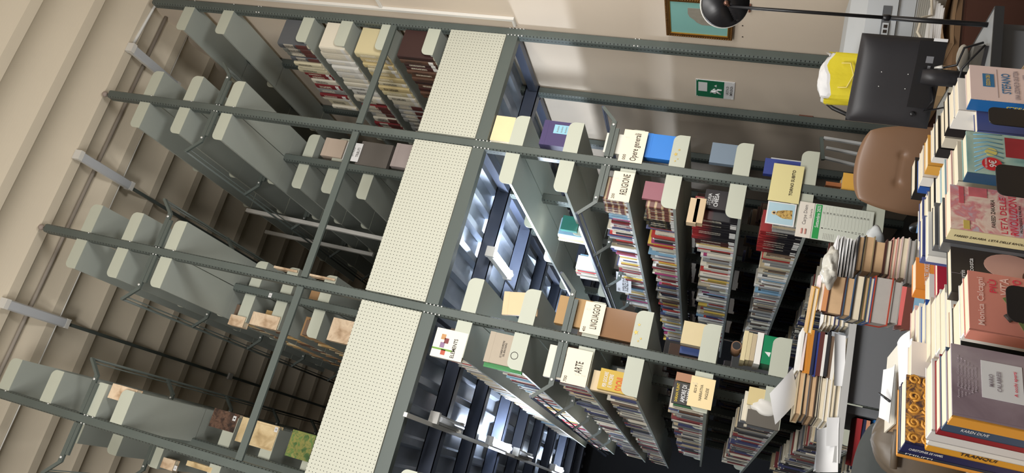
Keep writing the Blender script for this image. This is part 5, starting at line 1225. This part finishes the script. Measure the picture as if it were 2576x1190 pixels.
b = MB(); b.tube([tuple(C0-ax*.002), tuple(C0-ax*.010), tuple(C0-ax*.012)], [.080, .080, .074], 40); part('white_rim', b, m_white, o, absolute=False)
b = MB(); b.tube([tuple(C0+ax*.018), (0, 0, ztop-.012)], .005, 8); b.sphere(tuple(C0+ax*.018), .009); part('swivel', b, mat('warm_metal', '#7a5a4c', .35, metal=.7), o, absolute=False)

# side table with printer, telephone, papers, cardboard, yellow bag
m_red = mat('dark_red_wood', '#4b2a20', .5, var=.15, vs=5)
o = thing('side_table', 'dark reddish wooden cabinet against the right wall under the printer', 'cabinet', (.45, -.70, Z0))
b = MB(); b.box(.08, WX-.004, -1.05, -.30, Z0, 1.045); part('body', b, m_red, o)
b = MB(); b.box(.07, WX-.002, -1.06, -.29, 1.0455, 1.066); part('top_board', b, mat('brown_edge', '#7a5f45', .6, var=.1), o)
b = MB(); b.box(.10, .43, -1.054, -1.05, Z0+.05, 1.03); b.box(.45, .80, -1.054, -1.05, Z0+.05, 1.03); part('door_panel', b, m_red, o)
T = 1.0665
b = MB(); b.grid(lambda u, v: (.20+.60*u, -1.075+.02*math.sin(9*u)+.15*v, T+.012+.012*math.sin(7*u+3*v)+.02*(1-v)), 24, 6); b.grid(lambda u, v: (.80-.60*u, -1.075+.02*math.sin(9*(1-u))+.15*v, T+.001), 24, 6); b.box(.22, .78, -1.05, -.93, T, T+.01)
root('cardboard_sheet', b, mat('crumpled_cardboard', '#8f7558', .8, var=.2, vs=14), (.5, -1.0, T), 'torn brown cardboard lying along the edge of the cabinet', 'cardboard')
o = thing('printer', 'pale grey office printer with paper trays beside the lamp pole', 'printer', (.53, -.62, T), None, (0, 0, -.12)); m_pr = mat('printer_shell', '#c4cacf', .4)
b = MB(); b.box(-.22, .22, -.17, .19, 0, .17); part('lower_body', b, m_pr, o, absolute=False)
b = MB(); b.box(-.22, .22, -.19, .19, .175, .30); b.prism([(-.19, .30), (.19, .30), (.17, .36), (-.05, .36)], 0, -.22, .22); part('upper_body', b, m_pr, o, absolute=False)
b = MB(); b.box(-.16, .05, -.195, -.19, .20, .235); part('tray_slot', b, mat('slot_grey', '#5f6368', .5), o, absolute=False)
b = MB(); b.box(-.10, -.04, -.205, -.195, .205, .23); part('control_panel', b, m_pr, o, absolute=False); b = MB(); b.box(-.09, -.075, -.207, -.205, .21, .225); b.box(-.065, -.05, -.207, -.205, .21, .225); part('button', b, m_ink, o, absolute=False)
o = thing('fax_machine', 'mid grey ribbed fax machine in front of the printer', 'fax machine', (.42, -.90, T+.012), None, (0, 0, -.2))
b = MB(); b.prism([(-.07, 0), (.07, 0), (.07, .085), (.02, .10), (-.07, .05)], 0, -.13, .13); part('case', b, mat('fax_grey', '#8b8a84', .5), o, absolute=False)
b = MB()
for k in range(8): b.box(-.12, .12, -.05+.011*k, -.047+.011*k, .058+.0062*k, .062+.0062*k)
part('vent_rib', b, mat('fax_dark', '#6a6963', .5), o, absolute=False)
for k in range(5):
    b = MB(); b.box(-.105, .105, -.06, .06, 0, .008); oo = root('paper_sheaf', b, m_paper, (.30+.01*k, -.965, T+.036+.0085*k), 'white paper sheaf on the cardboard, %s in its heap' % ['lowest', 'second', 'third', 'fourth', 'topmost'][k], 'paper', 'paper heap on the cardboard', rot=(0, 0, -.25+.07*k), absolute=False)
b = MB(); b.tube([(.22, -1.02, T+.09), (.26, -1.05, T+.13), (.33, -1.05, T+.12), (.36, -1.03, T+.08), (.42, -1.05, T+.09), (.47, -1.02, T+.12), (.5, -1.0, T+.09)], .006, 6); root('cream_cord', b, mat('cream_plastic', '#cfc6b4', .5), (.3, -1.0, T+.09), 'cream coiled cord lying on the paper heap', 'cord')
# yellow paper bag
cb = at(2095, 195, 3.12); TB = cb[2]-.165
b = MB(); b.box(cb[0]-.07, cb[0]+.07, cb[1]-.05, cb[1]+.05, T, TB-.001); root('cardboard_box', b, mat('plain_cardboard', '#a58a66', .8), (cb[0], cb[1], T), 'plain cardboard box under the yellow bag, mostly behind the monitor', 'box')
o = thing('paper_bag', 'yellow paper bag with white lining and twisted handles', 'bag', (cb[0], cb[1], TB), None, (0, 0, -.35))
bw, bd, bh = .20, .09, .18
m_yel = mat('yellow_paper_bag', '#dccb2e', .6, var=.12, vs=10, bump=.4)
def ring(v): # crumpled rim
    q = []
    for k in range(40):
        a = 2*math.pi*k/40; x = bw/2*max(-1, min(1, 1.25*math.cos(a))); y_ = bd/2*max(-1, min(1, 1.25*math.sin(a)))
        q.append((x*(1+.12*v*math.sin(5*a)), y_*(1+.25*v*math.sin(3*a+1)), v*bh*(1+.07*v*math.sin(4*a+.5)+.03*math.sin(9*a))))
    return q
def shell(inset, vs, z_in):
    b = MB(); rings = []
    for v in vs:
        i = len(b.v); b.v += [((1-inset)*p[0], (1-inset)*p[1], p[2]+z_in) for p in ring(v)]; rings.append(i)
    for A, B_ in zip(rings[:-1], rings[1:]):
        for q in range(40): j = (q+1) % 40; b.f.append((A+q, A+j, B_+j, B_+q)); b.m.append(0); b.sm.append(False)
    return b
part('bag_body', shell(0, [k/8 for k in range(9)], 0), m_yel, o, absolute=False)
b = shell(.05, [.55, .75, .9, 1.0], .012); part('white_lining', b, m_paper, o, absolute=False)
b = MB(); b.grid(blob(0, 0, bh*.95, bw*.46, bd*.42, .05, 2, .15), 14, 22); part('tissue_filling', b, m_paper, o, absolute=False)
for s in (-1, 1):
    b = MB(); b.tube([(-.05, s*bd*.45-.012, bh*.80), (-.05, s*bd*.5-.02, bh*.62), (.0, s*bd*.5-.03, bh*.52), (.05, s*bd*.5-.02, bh*.62), (.05, s*bd*.45-.012, bh*.80)], .0035, 6); part('twisted_handle', b, mat('handle_yellow', '#d9c86a', .6), o, absolute=False)
# black arm of a hidden stool, behind the bag
b = MB(); pts = [onp(2072, 255, 1, -.55), onp(2095, 272, 1, -.55), onp(2130, 288, 1, -.55), onp(2180, 300, 1, -.55)]; pts[-1][2] = T; b.tube(pts, [.006, .010, .010, .008], 8); root('black_handle', b, m_black, tuple(pts[-1]), 'curved black handle rising left of the yellow bag', 'handle')
# grey metal step ladder
o = thing('step_ladder', 'grey metal step ladder between the chair and the inner post', 'ladder', (.42, .30, Z0)); m_alu = mat('ladder_metal', '#b2b4b4', .4)
for k, (pa, pb) in enumerate((((2072, 347), (2165, 366)), ((2078, 372), (2165, 388)), ((2070, 396), (2160, 412)))):
    A = onp(pa[0], pa[1], 1, .30); B_ = onp(pb[0], pb[1], 1, .30); d = [(B_[i]-A[i]) for i in range(3)]; kk = (Z0-A[2])/d[2]
    E_ = [A[0]+d[0]*kk*.5, .30+.08*k, Z0]; b = MB(); b.tube([A, E_], .011, 4, smooth=False); part('rail', b, m_alu, o)
A = onp(2066, 346, 1, .30); B_ = onp(2070, 402, 1, .30); b = MB(); b.tube([A, B_], .013, 4, smooth=False); part('top_bar', b, m_steel, o)
for z_ in (1.02, .85, .68): b = MB(); b.box(B_[0]-.01, A[0]+.03, .28, .36, z_, z_+.012); part('step', b, m_alu, o)

for ob in list(SC.objects):
    for k in ('_org', '_z'):
        if k in ob: del ob[k]
